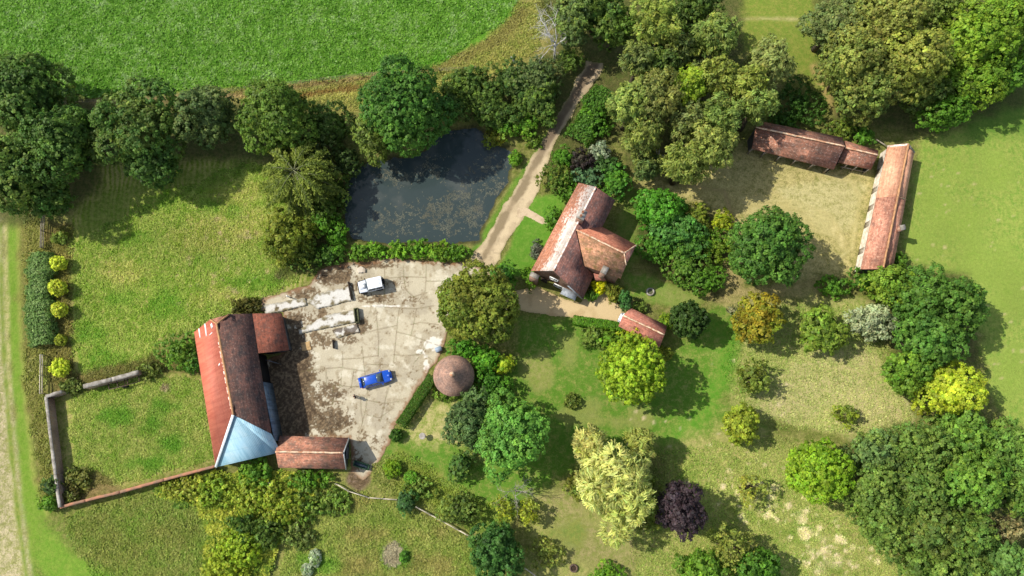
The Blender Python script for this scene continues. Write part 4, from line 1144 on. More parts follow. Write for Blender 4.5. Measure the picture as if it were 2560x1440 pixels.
slab_thing('concrete_footing', 'pale broken concrete footing on the north side of the barn', z7((75, 545), (85, 520), (440, 458), (450, 510), (250, 560), (95, 585)), .3, strip_col, 'footing', 2)
slab_thing('concrete_footing', 'whitened concrete footing beside the silver off-roader', z7((470, 490), (560, 420), (850, 350), (868, 465), (560, 540)), .25, strip_col, 'footing', 3)
slab_thing('concrete_footing', 'long whitened concrete footing ending at the mossy trough', z7((395, 740), (640, 610), (880, 570), (898, 660), (560, 730), (400, 770)), .3, strip_col, 'footing', 4)
def dk_col(x, y, d):
    c = strip_col(x, y, d); m = fbm(x, y, .5, 121, 5)
    return mixn(c, sstep(.38, .5, m) * .8, (72, 54, 36))
slab_thing('concrete_footing', 'litter covered concrete footing below the mossy trough', z7((700, 745), (910, 690), (925, 755), (730, 800)), .22, dk_col, 'footing', 6)
def col_plain(c0, c1):
    def f(x, y, d): return mixn(np.tile(np.array(lin(c0)) * GK, (len(x), 1)), sstep(.45, .6, fbm(x, y, .5, 131, 4)), c1)
    return f
slab_thing('paving_slab', 'square stone slab lying in the barn shadow edge', z7((412, 860), (485, 850), (492, 905), (420, 918)), .14, col_plain((188, 156, 108), (150, 120, 84)), 'slab', 9)
slab_thing('stone_block', 'flat pale boulder on the yard above the silver off-roader', z7((915, 190), (945, 178), (985, 195), (980, 215), (925, 218)), .3, col_plain((204, 192, 172), (176, 162, 142)), 'stone', 10)
# low brick kerbs with shade
def kerb(label, a, b, h=.5, th=.22, mat='dark_wood', name='low_wall', cat='wall'):
    A, B = W(*a, 0), W(*b, 0)
    return tag(MB().bar(A + Vector((0, 0, h / 2)), B + Vector((0, 0, h / 2)), th, h).build(name, M[mat]), label, cat)
kerb('dark low wall end beside the silver off-roader', z7((835, 310))[0], z7((866, 468))[0], .55, .2)
kerb('short dark upright slab standing in the leaf litter by the barn', z7((697, 830))[0], z7((704, 905))[0], .6, .15)
# mossy stone trough
def trough(label, px, py, L, Wd, H, rz, mat, inner, name='trough', cat='trough', wall=.1):
    p = W(px, py, 0)
    t = thing(name, label, cat, (p.x, p.y, 0), rz=rz)
    mb = MB()
    for s in (-1, 1):
        mb.box((0, s * (Wd / 2 - wall / 2), H / 2), (L, wall, H)); mb.box((s * (L / 2 - wall / 2), 0, H / 2 - .003), (wall, Wd - 2 * wall, H))
    mb.box((0, 0, .06), (L - 2 * wall, Wd - 2 * wall, .12))
    mb.build('tank', M[mat], t, local=True)
    MB().box((0, 0, H * .6), (L - 2 * wall - .01, Wd - 2 * wall - .01, .05)).build('contents', M[inner], t, local=True)
    return t
trough('mossy stone trough at the end of the long footing', 893.5, 790, 2.1, .62, .75, math.radians(-82), 'moss_stone', 'moss_stone', wall=.14)
trough('green painted trough of water standing behind the cart shed', 905, 1163, 2.2, .75, .6, math.radians(-17), 'green_paint', 'glass')
p = W(1097, 874, 0)
t = thing('storage_box', 'small blue grey box at the yard edge above the dovecote', 'box', (p.x, p.y, 0), rz=.35)
MB().box((0, 0, .3), (.85, .6, .6)).build('body', plain('blue grey plastic', (120, 136, 152), (100, 114, 130), 5, .6), t, local=True)
MB().box((0, 0, .635), (.92, .66, .07)).build('lid', plain('grey blue lid', (146, 160, 174), (124, 138, 152), 5, .6), t, local=True)
# white post, planks, poles
def pole(name, label, a, b, r0, r1, mat, cat='post'):
    return tag(MB().tube([a, (Vector(a) + Vector(b)) / 2, b], [r0, (r0 + r1) / 2, r1], 7).build(name, M[mat]), label, cat)
pole('marker_post', 'white post standing by the broken footings', W(723.5, 743, 0), W(722.5, 743, 0) + Vector((0, 0, 1.2)), .09, .08, 'white_paint')
pole('log', 'pale bare pole leaning out of the hedge at the crop margin', W(1289, 160, 0.2), W(1278, 142, 1.6), .12, .1, 'pale_bark', 'pole')
pole('timber_pole', 'grey pole lying between the low shed and the long stable', W(2190, 348, .6), W(2218, 366, 1.0), .1, .09, 'wood', 'pole')
pole('plank', 'pale plank lying in the brambles below the barn', W(652, 1212, .9), W(682, 1206, 1.0), .09, .08, 'pale_bark', 'plank')
# rusty implement by the wall stub
p = W(316, 957, 0)
t = thing('farm_cart', 'rusty two wheeled implement frame parked under the wall stub', 'cart', (p.x, p.y, 0), rz=math.radians(15))
mb = MB()
for y in (-.45, .45): mb.box((0, y, .7), (4.3, .09, .1))
for x in (-2.1, -.9, .5, 2.1): mb.box((x, 0, .69), (.09, .9, .08))
mb.build('frame', M['iron'], t, local=True)
MB().tube([(0, -.6, .45), (0, .6, .45)], .05, 8).build('axle', M['iron'], t, local=True)
for s in (-1, 1):
    mb = MB()
    prof = [(.30, -.05), (.45, -.05), (.45, .05), (.30, .05), (.30, -.05)]
    n_ = 20
    vs = [(r_ * math.cos(2 * PI * k / n_), s * .6 + z_, .45 + r_ * math.sin(2 * PI * k / n_)) for r_, z_ in prof for k in range(n_)]
    fs = [[i * n_ + k, i * n_ + (k + 1) % n_, (i + 1) * n_ + (k + 1) % n_, (i + 1) * n_ + k] for i in range(4) for k in range(n_)]
    mb.add(vs, fs)
    w_ = mb.build('wheel', M['tyre'], t, local=True)
    mb = MB()
    for k in range(6):
        a = k * PI / 3; mb.bar((0, s * .6, .45), (.31 * math.cos(a), s * .6, .45 + .31 * math.sin(a)), .04)
    mb.build('spokes', M['iron'], w_, local=True)
# stone rings
def ring_thing(label, px, py, r0, r1, h, mat, fill):
    p = W(px, py, 0)
    t = thing('stone_ring', label, 'planter', (p.x, p.y, 0))
    MB().lathe((p.x, p.y, 0), [(r1, 0), (r1, h), (r0, h), (r0, .02)], 28).build('kerb', M[mat], t)
    MB().lathe((p.x, p.y, 0), [(r0, h * .55), (0, h * .6)], 20).build('soil', M[fill], t)
    return t
ring_thing('round stone planter ring on the garden lawn behind the house', 1625, 730, .38, .58, .35, 'stone_cap', 'moss_stone')
ring_thing('dark ring at the foot of the orchard near the bottom edge', 1434, 1420, .35, .55, .25, 'iron', 'soil')
p = W(1058, 1090, 0)
t = thing('bird_bath', 'small grey stone bird bath alone on the lawn below the clipped hedge', 'bird bath', (p.x, p.y, 0))
MB().lathe((p.x, p.y, 0), [(.28, 0), (.28, .1), (.12, .18), (.1, .8), (.2, .92), (0, .92)], 16).build('pedestal', M['stone_cap'], t)
MB().lathe((p.x, p.y, 0), [(.1, .9), (.42, 1.02), (.45, 1.1), (.38, 1.1), (.1, 1.0), (0, .99)], 20).build('basin', M['stone_cap'], t)
# ------------------------------------------------------------------ vehicles
def loft(mb, secs):
    """secs: list of (x, [(y,z)...]) half rings from sill to centre top"""
    rings = []
    for x, hp_ in secs:
        full = [(x, y, z) for y, z in hp_] + [(x, -y, z) for y, z in hp_[::-1] if y > 1e-4]
        rings.append(full)
    n = len(rings[0]); vs = [p for r_ in rings for p in r_]; fs = []
    for i in range(len(rings) - 1):
        for k in range(n - 1):
            fs.append([i * n + k, (i + 1) * n + k, (i + 1) * n + k + 1, i * n + k + 1])
        fs.append([i * n + n - 1, (i + 1) * n + n - 1, (i + 1) * n, i * n])
    fs.append(list(range(n))); fs.append([(len(rings) - 1) * n + k for k in range(n)][::-1])
    mb.add(vs, fs)
def face_quad(c0, c1, c2, c3, u0, u1, v0, v1, out):
    """sub-rectangle of a quad (c0 c1 bottom, c3 c2 top), pushed out; thin solid"""
    c0, c1, c2, c3 = map(Vector, (c0, c1, c2, c3))
    def at(u, v): return c0.lerp(c1, u).lerp(c3.lerp(c2, u), v)
    n = (c1 - c0).cross(c3 - c0).normalized()
    q = [at(u0, v0), at(u1, v0), at(u1, v1), at(u0, v1)]
    return MB().add([p + n * out for p in q] + [p - n * .02 for p in q], [[0, 1, 2, 3], [7, 6, 5, 4], [4, 5, 1, 0], [5, 6, 2, 1], [6, 7, 3, 2], [7, 4, 0, 3]])
def wheel(parent, x, y, r, w, name='wheel', rim='rim'):
    n = 22
    prof = [(r * .62, -w / 2), (r * .95, -w / 2), (r, -w * .3), (r, w * .3), (r * .95, w / 2), (r * .62, w / 2)]
    vs = [(x + q * math.cos(2 * PI * k / n), y + z, r + q * math.sin(2 * PI * k / n)) for q, z in prof for k in range(n)]
    fs = [[i * n + k, i * n + (k + 1) % n, (i + 1) * n + (k + 1) % n, (i + 1) * n + k] for i in range(len(prof) - 1) for k in range(n)]
    o = MB().add(vs, fs).build(name, M['tyre'], parent, local=True)
    mb = MB()
    s = 1 if y > 0 else -1
    mb.tube([(x, y - w * .4, r), (x, y + w * .4, r)], r * .6, 16)
    mb.build('rim', M[rim], o, local=True)
    return o
def cabin(base, top, zb, zt):
    """base=(x_rear,x_front,half w) top likewise -> 8 corners"""
    b0, b1, bw_ = base; t0, t1, tw = top
    B = [(b0, -bw_, zb), (b1, -bw_, zb), (b1, bw_, zb), (b0, bw_, zb)]
    T = [(t0, -tw, zt), (t1, -tw, zt), (t1, tw, zt), (t0, tw, zt)]
    return B, T
def road_car(name, label, loc, rz, paint, spoiler=False, L=4.4, cat='car'):
    t = thing(name, label, cat, loc, rz=rz)
    w = .87
    def sec(x, wk, top, z0=.22):
        ww = w * wk
        return (x, [(ww * .86, z0), (ww * .98, z0 + .14), (ww, .55), (ww * .985, top - .14), (ww * .93, top - .03), (ww * .6, top + .01), (0, top + .03)])
    h = L / 2
    mb = MB()
    loft(mb, [sec(-h, .78, .80, .34), sec(-h + .1, .95, .88, .26), sec(-h + .5, .99, .93), sec(-h + 1.2, 1, .93), sec(.2, 1, .92), sec(.95, 1, .92), sec(h - .75, .985, .84), sec(h - .3, .93, .76), sec(h - .06, .80, .66, .28), sec(h, .66, .58, .34)])
    B, T = cabin((-h + .14, 1.02, w * .9), (-h + .72, .12, w * .66), .9, 1.44)
    o = mb.build('body', paint, t, local=True, smooth=True)
    sb_ = o.modifiers.new('subsurf', 'SUBSURF'); sb_.levels = 2; sb_.render_levels = 2
    mb = MB(); mb.add(B + T, [[4, 5, 6, 7], [0, 1, 5, 4], [1, 2, 6, 5], [2, 3, 7, 6], [3, 0, 4, 7]])
    o = mb.build('pillars', paint, t, local=True)
    bv = o.modifiers.new('bevel', 'BEVEL'); bv.width = .035; bv.segments = 2; bv.limit_method = 'ANGLE'; bv.angle_limit = math.radians(28)
    rf = MB().box(((T[0][0] + T[1][0]) / 2, 0, 1.455), (T[1][0] - T[0][0] - .06, w * 1.2, .05)).build('roof', paint, t, local=True)
    bv = rf.modifiers.new('bevel', 'BEVEL'); bv.width = .024; bv.segments = 2
    face_quad(B[1], B[2], T[2], T[1], .06, .94, .06, .95, .012).build('windscreen', M['glass'], t, local=True)
    face_quad(B[3], B[0], T[0], T[3], .1, .9, .18, .94, .012).build('rear_window', M['glass'], t, local=True)
    for a, b_, c_, d_ in ((B[0], B[1], T[1], T[0]), (B[2], B[3], T[3], T[2])):
        for u0, u1 in ((.1, .48), (.52, .9)):
            face_quad(a, b_, c_, d_, u0, u1, .12, .9, .01).build('side_window', M['glass'], t, local=True)
    for s in (-1, 1):
        for x in (-h + .82, h - .86): wheel(t, x, s * (w - .12), .31, .22)
        MB().box((.78, s * (w + .09), .97), (.14, .2, .13)).build('mirror', paint, t, local=True)
        MB().box((h - .2, s * .58, .67), (.28, .3, .12), 0, .2).build('headlight', M['rim'], t, local=True)
        MB().box((-h + .08, s * .66, .78), (.1, .22, .16)).build('tail_light', plain('red lamp', (170, 20, 18), (130, 14, 12), 5, .3) if 'red_lamp' not in M else M['red_lamp'], t, local=True)
    MB().box((h - .42, 0, .80), (.5, .56, .04), 0, .11).build('bonnet_scoop', paint if spoiler else M['black_trim'], t, local=True) if spoiler else None
    MB().box((h - .03, 0, .42), (.1, 1.1, .18)).build('grille', M['black_trim'], t, local=True)
    MB().box((.62 + .1, 0, .955), (.2, w * 1.5, .02), 0, .1).build('wiper_cowl', M['black_trim'], t, local=True)
    if spoiler:
        o = MB().box((-h + .04, 0, 1.22), (.34, w * 1.62, .05)).build('spoiler', paint, t, local=True)
        mb = MB()
        for s in (-1, 1): mb.box((-h + .1, s * .6, 1.05), (.16, .05, .32))
        mb.build('strut', paint, o, local=True)
        MB().box((-h + .34, 0, .955), (.3, w * 1.35, .03)).build('boot_trim', paint, t, local=True)
    return t
def paint_mat(name, c, rough=.22, coat=.6):
    m, nt, b = new_mat(name)
    b.inputs['Base Color'].default_value = (*lin(c), 1)
    n = noise(nt, objco(nt), 2.2, 3)
    nt.links.new(ramp(nt, n, .3, .7, rough, rough + .12), b.inputs['Roughness'])
    b.inputs['Coat Weight'].default_value = coat; b.inputs['Coat Roughness'].default_value = .08
    b.inputs['Specular IOR Level'].default_value = .5
    return m
M['red_lamp'] = plain('red lamp', (170, 20, 18), (130, 14, 12), 5, .3)
BLUE = paint_mat('metallic blue paint', (10, 70, 168))
p = W(941, 947.5, .6)
road_car('parked_car', 'bright blue hatchback with a rear spoiler parked on the concrete yard', (p.x, p.y, .02), math.radians(15.5), BLUE, True)
g0, ga = GAR
dirn = Vector((math.cos(ga), math.sin(ga), 0))
q = g0 - dirn * .35 + dirn * 1.5
road_car('parked_car', 'white car with its nose showing from the garage door', (q.x, q.y, .02), ga + PI, paint_mat('white car paint', (226, 232, 236)), False, 3.9)

# silver off-roader
p = W(927, 713, .9)
t = thing('off_road_car', 'silver and white boxy off-roader with a spare wheel on its back door', 'car', (p.x, p.y, .02), rz=math.radians(180 + 13))
SIL = paint_mat('silver paint', (190, 196, 204), .3, .3); WHT = paint_mat('white roof paint', (224, 228, 232), .4, .2)
mb = MB()
def bsec(x, w, z0, z1): return (x, [(w * .96, z0), (w, z0 + .1), (w, z1 - .12), (w * .97, z1 - .02), (w * .5, z1), (0, z1 + .01)])
loft(mb, [bsec(-1.75, .86, .55, 1.15), bsec(-1.7, .88, .5, 1.18), bsec(.62, .88, .5, 1.18), bsec(.7, .86, .5, 1.2), bsec(1.62, .80, .55, 1.12), bsec(1.68, .76, .6, 1.08)])
B, Tt = cabin((-1.74, .66, .86), (-1.70, .30, .74), 1.17, 1.90)
mb.add(B + Tt, [[4, 5, 6, 7], [0, 1, 5, 4], [1, 2, 6, 5], [2, 3, 7, 6], [3, 0, 4, 7]])
o = mb.build('body', SIL, t, local=True)
bv = o.modifiers.new('bevel', 'BEVEL'); bv.width = .03; bv.segments = 2; bv.limit_method = 'ANGLE'; bv.angle_limit = math.radians(30)
rf = MB().box((-.7, 0, 1.93), (2.02, 1.50, .07)).build('roof', WHT, t, local=True)
bv = rf.modifiers.new('bevel', 'BEVEL'); bv.width = .03; bv.segments = 2
for k in range(6): MB().box((-1.0, -.5 + k * .2, 1.975), (1.1, .06, .02)).build('roof_rib', SIL, rf, local=True)
MB().box((1.12, 0, 1.22), (.86, .74, .06), 0, .06).build('bonnet_panel', SIL, t, local=True)
MB().box((.9, 0, 1.262), (.4, .5, .03), 0, .06).build('bonnet_vent', M['galv'], t, local=True)
face_quad(B[1], B[2], Tt[2], Tt[1], .05, .95, .1, .92, .012).build('windscreen', M['glass'], t, local=True)
face_quad(B[3], B[0], Tt[0], Tt[3], .1, .9, .15, .9, .012).build('rear_window', M['glass'], t, local=True)
for a, b_, c_, d_ in ((B[0], B[1], Tt[1], Tt[0]), (B[2], B[3], Tt[3], Tt[2])):
    for u0, u1 in ((.05, .5), (.56, .95)): face_quad(a, b_, c_, d_, u0, u1, .12, .88, .01).build('side_window', M['glass'], t, local=True)
for s in (-1, 1):
    for x in (-1.1, 1.12):
        wheel(t, x, s * .76, .40, .26)
        MB().box((x, s * .88, .84), (.98, .16, .08)).build('wheel_arch', M['black_trim'], t, local=True)
    MB().box((.62, s * 1.0, 1.32), (.08, .2, .24)).build('mirror', M['black_trim'], t, local=True)
    MB().lathe((0, 0, 0), [(0.001, 0), (.1, 0), (.1, .04), (0.001, .05)], 14).build('headlight', M['rim'], t, local=True).matrix_local = Matrix.Translation((1.67, s * .58, .92)) @ Matrix.Rotation(PI / 2, 4, 'Y')
MB().box((1.78, 0, .62), (.14, 1.6, .16)).build('front_bumper', M['black_trim'], t, local=True)
MB().box((-1.8, 0, .6), (.12, 1.6, .14)).build('rear_bumper', M['black_trim'], t, local=True)
MB().box((1.69, 0, .9), (.05, .8, .34)).build('grille', M['black_trim'], t, local=True)
n = 22; r_ = .38
vs = [(-1.78 - z, q_ * math.cos(2 * PI * k / n) - .1, 1.15 + q_ * math.sin(2 * PI * k / n)) for q_, z in ((0.01, 0), (r_ * .95, 0), (r_, .06), (r_, .18), (r_ * .92, .24), (.2, .22), (.01, .2)) for k in range(n)]
fs = [[i * n + k, i * n + (k + 1) % n, (i + 1) * n + (k + 1) % n, (i + 1) * n + k] for i in range(6) for k in range(n)]
MB().add(vs, fs).build('spare_wheel', M['tyre'], t, local=True)

# ------------------------------------------------------------------ the person standing on the yard
def skin_mesh(name, pts, edges, rad, mat, parent, root=0, sub=1):
    me = bpy.data.meshes.new(name)
    me.from_pydata([tuple(p) for p in pts], edges, [])
    me.materials.append(mat)
    o = link(bpy.data.objects.new(name, me)); o.parent = parent
    sk = o.modifiers.new('skin', 'SKIN'); sk.use_smooth_shade = True
    if not me.skin_vertices: return o
    for i, r in enumerate(rad):
        rr = r if isinstance(r, tuple) else (r, r)
        me.skin_vertices[0].data[i].radius = rr
        me.skin_vertices[0].data[i].use_root = (i == root)
    sb = o.modifiers.new('subsurf', 'SUBSURF'); sb.levels = sub; sb.render_levels = sub
    return o
def layer_skin(o, rad, root):
    pass
p = W(890.5, 992.5, 0)
per = thing('person', 'person in dark clothes standing alone on the yard beside the blue car', 'person', (p.x, p.y, .012), rz=math.radians(20))
pts = [(0, 0, .95), (0, 0, 1.12), (0, 0, 1.30), (0, .01, 1.44), (.01, 0, 1.52), (.03, 0, 1.60), (.03, 0, 1.70), (.02, 0, 1.755)]
rad = [(.16, .115), (.14, .1), (.17, .11), (.10, .08), (.055, .055), (.085, .09), (.085, .095), (.05, .06)]
ed = [(i, i + 1) for i in range(7)]
for s in (-1, 1):
    b0 = len(pts)
    pts += [(0, s * .10, .88), (.02, s * .12, .50), (-.01, s * .13, .10), (.05, s * .14, .05), (.15, s * .15, .035)]
    rad += [.085, .062, .045, .042, .034]
    ed += [(0, b0), (b0, b0 + 1), (b0 + 1, b0 + 2), (b0 + 2, b0 + 3), (b0 + 3, b0 + 4)]
    b0 = len(pts)
    pts += [(0, s * .19, 1.42), (-.02, s * .25, 1.15), (.08, s * .25, .92), (.11, s * .24, .85)]
    rad += [.062, .046, .034, .030]
    ed += [(3, b0), (b0, b0 + 1), (b0 + 1, b0 + 2), (b0 + 2, b0 + 3)]
    pa = b0 + 3
    for k, (dy, l) in enumerate(((.03, .075), (.01, .088), (-.01, .082), (-.03, .066))):
        b0 = len(pts)
        pts += [(.125, s * (.24 + dy), .82), (.135, s * (.24 + dy), .82 - l * .55), (.125, s * (.235 + dy), .82 - l)]
        rad += [.010, .009, .008]
        ed += [(pa, b0), (b0, b0 + 1), (b0 + 1, b0 + 2)]
    b0 = len(pts)
    pts += [(.135, s * .205, .845), (.15, s * .195, .81)]; rad += [.011, .009]; ed += [(pa, b0), (b0, b0 + 1)]
me = bpy.data.meshes.new('body'); me.from_pydata(pts, ed, [])
body = link(bpy.data.objects.new('body', me)); body.parent = per; ORG['body'] = Vector()
skin_c = plain('skin', (206, 160, 132), (190, 144, 118), 6, .6)
cl_t = plain('dark jacket', (42, 44, 50), (32, 34, 40), 9, .9); cl_l = plain('dark trousers', (48, 50, 60), (38, 40, 48), 9, .9)
me.materials.append(skin_c)
sk = body.modifiers.new('skin', 'SKIN'); sk.use_smooth_shade = True
try:
    if not me.skin_vertices:
        bpy.context.view_layer.objects.active = body
        bpy.ops.mesh.customdata_skin_add()
except Exception as e: print('skin', e)
if me.skin_vertices:
    for i, r in enumerate(rad):
        me.skin_vertices[0].data[i].radius = r if isinstance(r, tuple) else (r, r)
        me.skin_vertices[0].data[i].use_root = (i == 0)
sb = body.modifiers.new('sub', 'SUBSURF'); sb.levels = 1; sb.render_levels = 1
# clothes follow the body: jacket, sleeves, trousers, shoes; hair and face
mb = MB(); n = 16
def tor(secs, mb):
    vs, fs = [], []
    for cx, cy, z, rx, ry in secs:
        for k in range(n): a = 2 * PI * k / n; vs.append((cx + ry * math.cos(a), cy + rx * math.sin(a), z))
    for i in range(len(secs) - 1):
        for k in range(n): fs.append([i * n + k, i * n + (k + 1) % n, (i + 1) * n + (k + 1) % n, (i + 1) * n + k])
    mb.add(vs, fs)
tor([(0, 0, .86, .19, .14), (0, 0, .95, .19, .14), (0, 0, 1.12, .175, .13), (0, 0, 1.30, .205, .14), (0, 0, 1.42, .20, .12), (0, 0, 1.475, .12, .095), (0, 0, 1.50, .075, .075)], mb)
for s in (-1, 1): mb.tube([(0, s * .17, 1.42), (-.005, s * .215, 1.34), (-.02, s * .252, 1.15), (.075, s * .252, .93)], [.085, .075, .062, .048], 10)
mb.build('jacket', cl_t, per, local=True, smooth=True)
mb = MB(); tor([(0, 0, .80, .185, .135), (0, 0, .93, .182, .132)], mb)
for s in (-1, 1): mb.tube([(0, s * .095, .90), (.01, s * .105, .72), (.02, s * .12, .48), (-.01, s * .13, .09)], [.11, .095, .075, .062], 12)
mb.build('trousers', cl_l, per, local=True, smooth=True)
for s in (-1, 1): MB().tube([(-.07, s * .13, .05), (.02, s * .135, .06), (.12, s * .145, .045), (.19, s * .15, .035)], [.045, .055, .05, .03], 10).build('shoe', M['black_trim'], per, local=True, smooth=True)
mb = MB()
mb.lathe((.02, 0, 1.66), [(.103, 0), (.108, .05), (.095, .095), (.06, .125), (0, .135)], 16)
mb.build('hair', plain('dark hair', (50, 38, 30), (36, 28, 22), 12, .8), per, local=True, smooth=True)
for s in (-1, 1): MB().lathe((.115, s * .036, 1.665), [(0.001, -.012), (.014, 0), (0.001, .012)], 8).build('eye', M['dark'], per, local=True)
MB().tube([(.115, 0, 1.665), (.142, 0, 1.63), (.118, 0, 1.618)], [.008, .016, .008], 6).build('nose', skin_c, per, local=True)
MB().box((.112, 0, 1.588), (.02, .05, .012)).build('mouth', plain('lips', (170, 104, 92)), per, local=True)
for s in (-1, 1): MB().box((.02, s * .1, 1.65), (.035, .022, .06)).build('ear', skin_c, per, local=True)
# ------------------------------------------------------------------ vegetation
LK = .90                                       # sunlit leaf colour in the photo -> leaf surface colour
def leafquads(pos, nrm, tan, L, Wd, col):
    """diamond leaves: arrays (n,3)"""
    nrm = nrm / (np.linalg.norm(nrm, axis=1, keepdims=True) + 1e-9)
    tan = tan - nrm * (tan * nrm).sum(1, keepdims=True)
    tan = tan / (np.linalg.norm(tan, axis=1, keepdims=True) + 1e-9)
    bi = np.cross(nrm, tan)
    L = np.asarray(L).reshape(-1, 1) / 2; Wd = np.asarray(Wd).reshape(-1, 1) / 2
    fold = nrm * (L * .22)
    V = np.stack((pos - tan * L - bi * Wd * .5 - fold, pos + tan * L * .45 - bi * Wd, pos + tan * L + bi * Wd * .35 - fold, pos - tan * L * .3 + bi * Wd), 1).reshape(-1, 3)
    F = np.arange(len(pos) * 4).reshape(-1, 4)
    C = np.repeat(col, 4, 0)
    return V, F, C
def leafc(c):
    v = np.array(lin(c)) * LK
    return v * ((.95, 1.0, .80) if c[1] > c[0] * 1.03 else (.92, 1.0, .84))
def unit(rg, n):
    v = rg.normal(size=(n, 3)); return v / np.linalg.norm(v, axis=1, keepdims=True)

STY = {  # lobes, lobe radius, clumps per m2, clump radius, leaves per clump, leaf length, leaf width, droop, tuft jitter
    'oak':    dict(n=46, lr=.31, cd=1.5, cr=.46, k=22, L=.30, w=.24, droop=0., jit=.55),
    'dense':  dict(n=64, lr=.25, cd=1.75, cr=.42, k=22, L=.27, w=.23, droop=0., jit=.5),
    'knob':   dict(n=90, lr=.17, cd=1.8, cr=.32, k=18, L=.27, w=.22, droop=0., jit=.4),
    'birch':  dict(n=46, lr=.27, cd=1.4, cr=.46, k=20, L=.44, w=.17, droop=.75, jit=.6),
    'willow': dict(n=46, lr=.27, cd=1.6, cr=.5, k=17, L=.7, w=.13, droop=1.0, jit=.5),
    'loose':  dict(n=22, lr=.27, cd=1.1, cr=.50, k=12, L=.40, w=.22, droop=.1, jit=.8),
    'sparse': dict(n=14, lr=.26, cd=.8, cr=.48, k=9, L=.36, w=.2, droop=.1, jit=.9),
    'bush':   dict(n=16, lr=.36, cd=1.7, cr=.32, k=14, L=.28, w=.18, droop=0., jit=.6),
    'tangle': dict(n=34, lr=.22, cd=2.1, cr=.30, k=14, L=.27, w=.2, droop=0., jit=.45),
    'clip':   dict(n=40, lr=.22, cd=2.4, cr=.22, k=12, L=.2, w=.14, droop=0., jit=.5),
}
def crown_arrays(seed, rx, ry, rz, sty, col, col2=None, mix2=.3, dens=1.0, zmin=-.75, wob=1.0):
    """leaf cloud of a crown centred on the origin"""
    rg = np.random.default_rng(seed); s = STY[sty]
    R = (rx + ry) / 2; n = s['n']
    i = np.arange(n) + .5
    ph = np.arccos(1 - (1 - zmin) * i / n); th = PI * (1 + 5 ** .5) * i + rg.uniform(0, 6)
    d = np.stack((np.cos(th) * np.sin(ph), np.sin(th) * np.sin(ph), np.cos(ph)), 1) + rg.normal(0, .12 if sty in ('clip', 'knob') else .3, (n, 3))
    d /= np.linalg.norm(d, axis=1, keepdims=True)
    E = np.array((rx, ry, rz))
    tidy = sty in ('clip', 'knob')
    lr = s['lr'] * R * (rg.uniform(.8, 1.2, n) if tidy else rg.uniform(.55, 1.4, n))
    fr = (rg.uniform(.9, 1.04, n) if tidy else rg.uniform(.90 - .16 * wob, 1.04 + .10 * wob, n)) - s['lr'] * .95
    C = d * E * fr[:, None]
    az = np.arctan2(d[:, 1], d[:, 0]); q = rg.uniform(0, 6.3, 4); w_ = .25 if tidy else wob
    C[:, :2] *= (1 + w_ * (.10 * np.sin(2 * az + q[0]) + .13 * np.sin(3 * az + q[1]) + .09 * np.sin(5 * az + q[2])))[:, None]
    C[:, 2] *= 1 + w_ * .12 * np.sin(3 * d[:, 0] + q[3])
    C = np.vstack((C, [[0, 0, 0]])); lr = np.append(lr, (.60 if sty in ('loose', 'sparse') else .64) * min(rx, ry, rz * 1.1))
    sq = np.array((1, 1, min(1.0, max(.55, rz / R))))
    P, Nn, LD, LI = [], [], [], []
    for j in range(len(C)):
        m = max(6, int(s['cd'] * dens * 4 * PI * lr[j] ** 2 * (.8 if j < n or sty in ('loose', 'sparse') else 2.0)))
        ii = np.arange(m) + .5; zz = 1 - 2 * ii / m; aa = 2.399963 * ii + rg.uniform(0, 6); rr = np.sqrt(1 - zz * zz)
        u = np.stack((rr * np.cos(aa), rr * np.sin(aa), zz), 1) + rg.normal(0, .9 / math.sqrt(m), (m, 3))
        u /= np.linalg.norm(u, axis=1, keepdims=True); u = u[u[:, 2] > -.72]
        p = C[j] + u * lr[j] * sq * rg.uniform(.86, 1.08, (len(u), 1))
        q = (p[:, None, :] - C[None]) / sq
        dd = np.linalg.norm(q, axis=2) / lr[None]
        dd[:, j] = 9
        ok = dd.min(1) > (.80 if j < n else -1)
        P.append(p[ok]); Nn.append(u[ok]); LI.append(np.full(ok.sum(), j))
    P = np.vstack(P); Nn = np.vstack(Nn); LI = np.concatenate(LI)
    m = len(P); k = s['k']
    tone = np.clip(1 + rg.normal(0, .20, m), .45, 1.7)
    ltone = 1 + rg.normal(0, .10, len(C))
    base = np.tile(leafc(col), (m, 1))
    if col2 is not None:
        lm = np.clip(rg.normal(mix2, .33, len(C)), 0, 1)[LI] + rg.normal(0, .18, m)
        lm = np.clip(lm, 0, 1)[:, None]
        base = base * (1 - lm) + leafc(col2) * lm
    base *= (tone * ltone[LI])[:, None]
    off = unit(rg, m * k) * rg.uniform(.25, 1, (m * k, 1)) * s['cr']
    pn = np.repeat(Nn, k, 0)
    pos = np.repeat(P, k, 0) + off * (1, 1, .8)
    if s['droop']: pos[:, 2] -= rg.uniform(0, s['droop'], m * k) * .55
    ou = off / (np.linalg.norm(off, axis=1, keepdims=True) + 1e-6)
    nr = pn * .65 + ou * .45 + unit(rg, m * k) * s['jit'] + (0, 0, .42)
    tn = unit(rg, m * k)
    if s['droop']: tn = tn * (.75 - .45 * s['droop']) + (pn * (.55, .55, 0)) + (0, 0, -.7 * s['droop'])
    c = np.repeat(base, k, 0) * (1 + rg.normal(0, .14, (m * k, 1)))
    c *= 1 + rg.normal(0, .05, (m * k, 3)) * (1.6, .5, 1)
    sz = rg.uniform(.5, 1.45, m * k); L = s['L'] * sz; Wd = s['w'] * sz * rg.uniform(.75, 1.2, m * k)
    big = np.where(np.repeat(LI, k) == n, 1.0 if sty in ('loose', 'sparse') else 2.1, 1.0)          # larger inner sprays close the crown
    return leafquads(pos, nr, tn, L * big, Wd * big, np.clip(c, .002, 1))

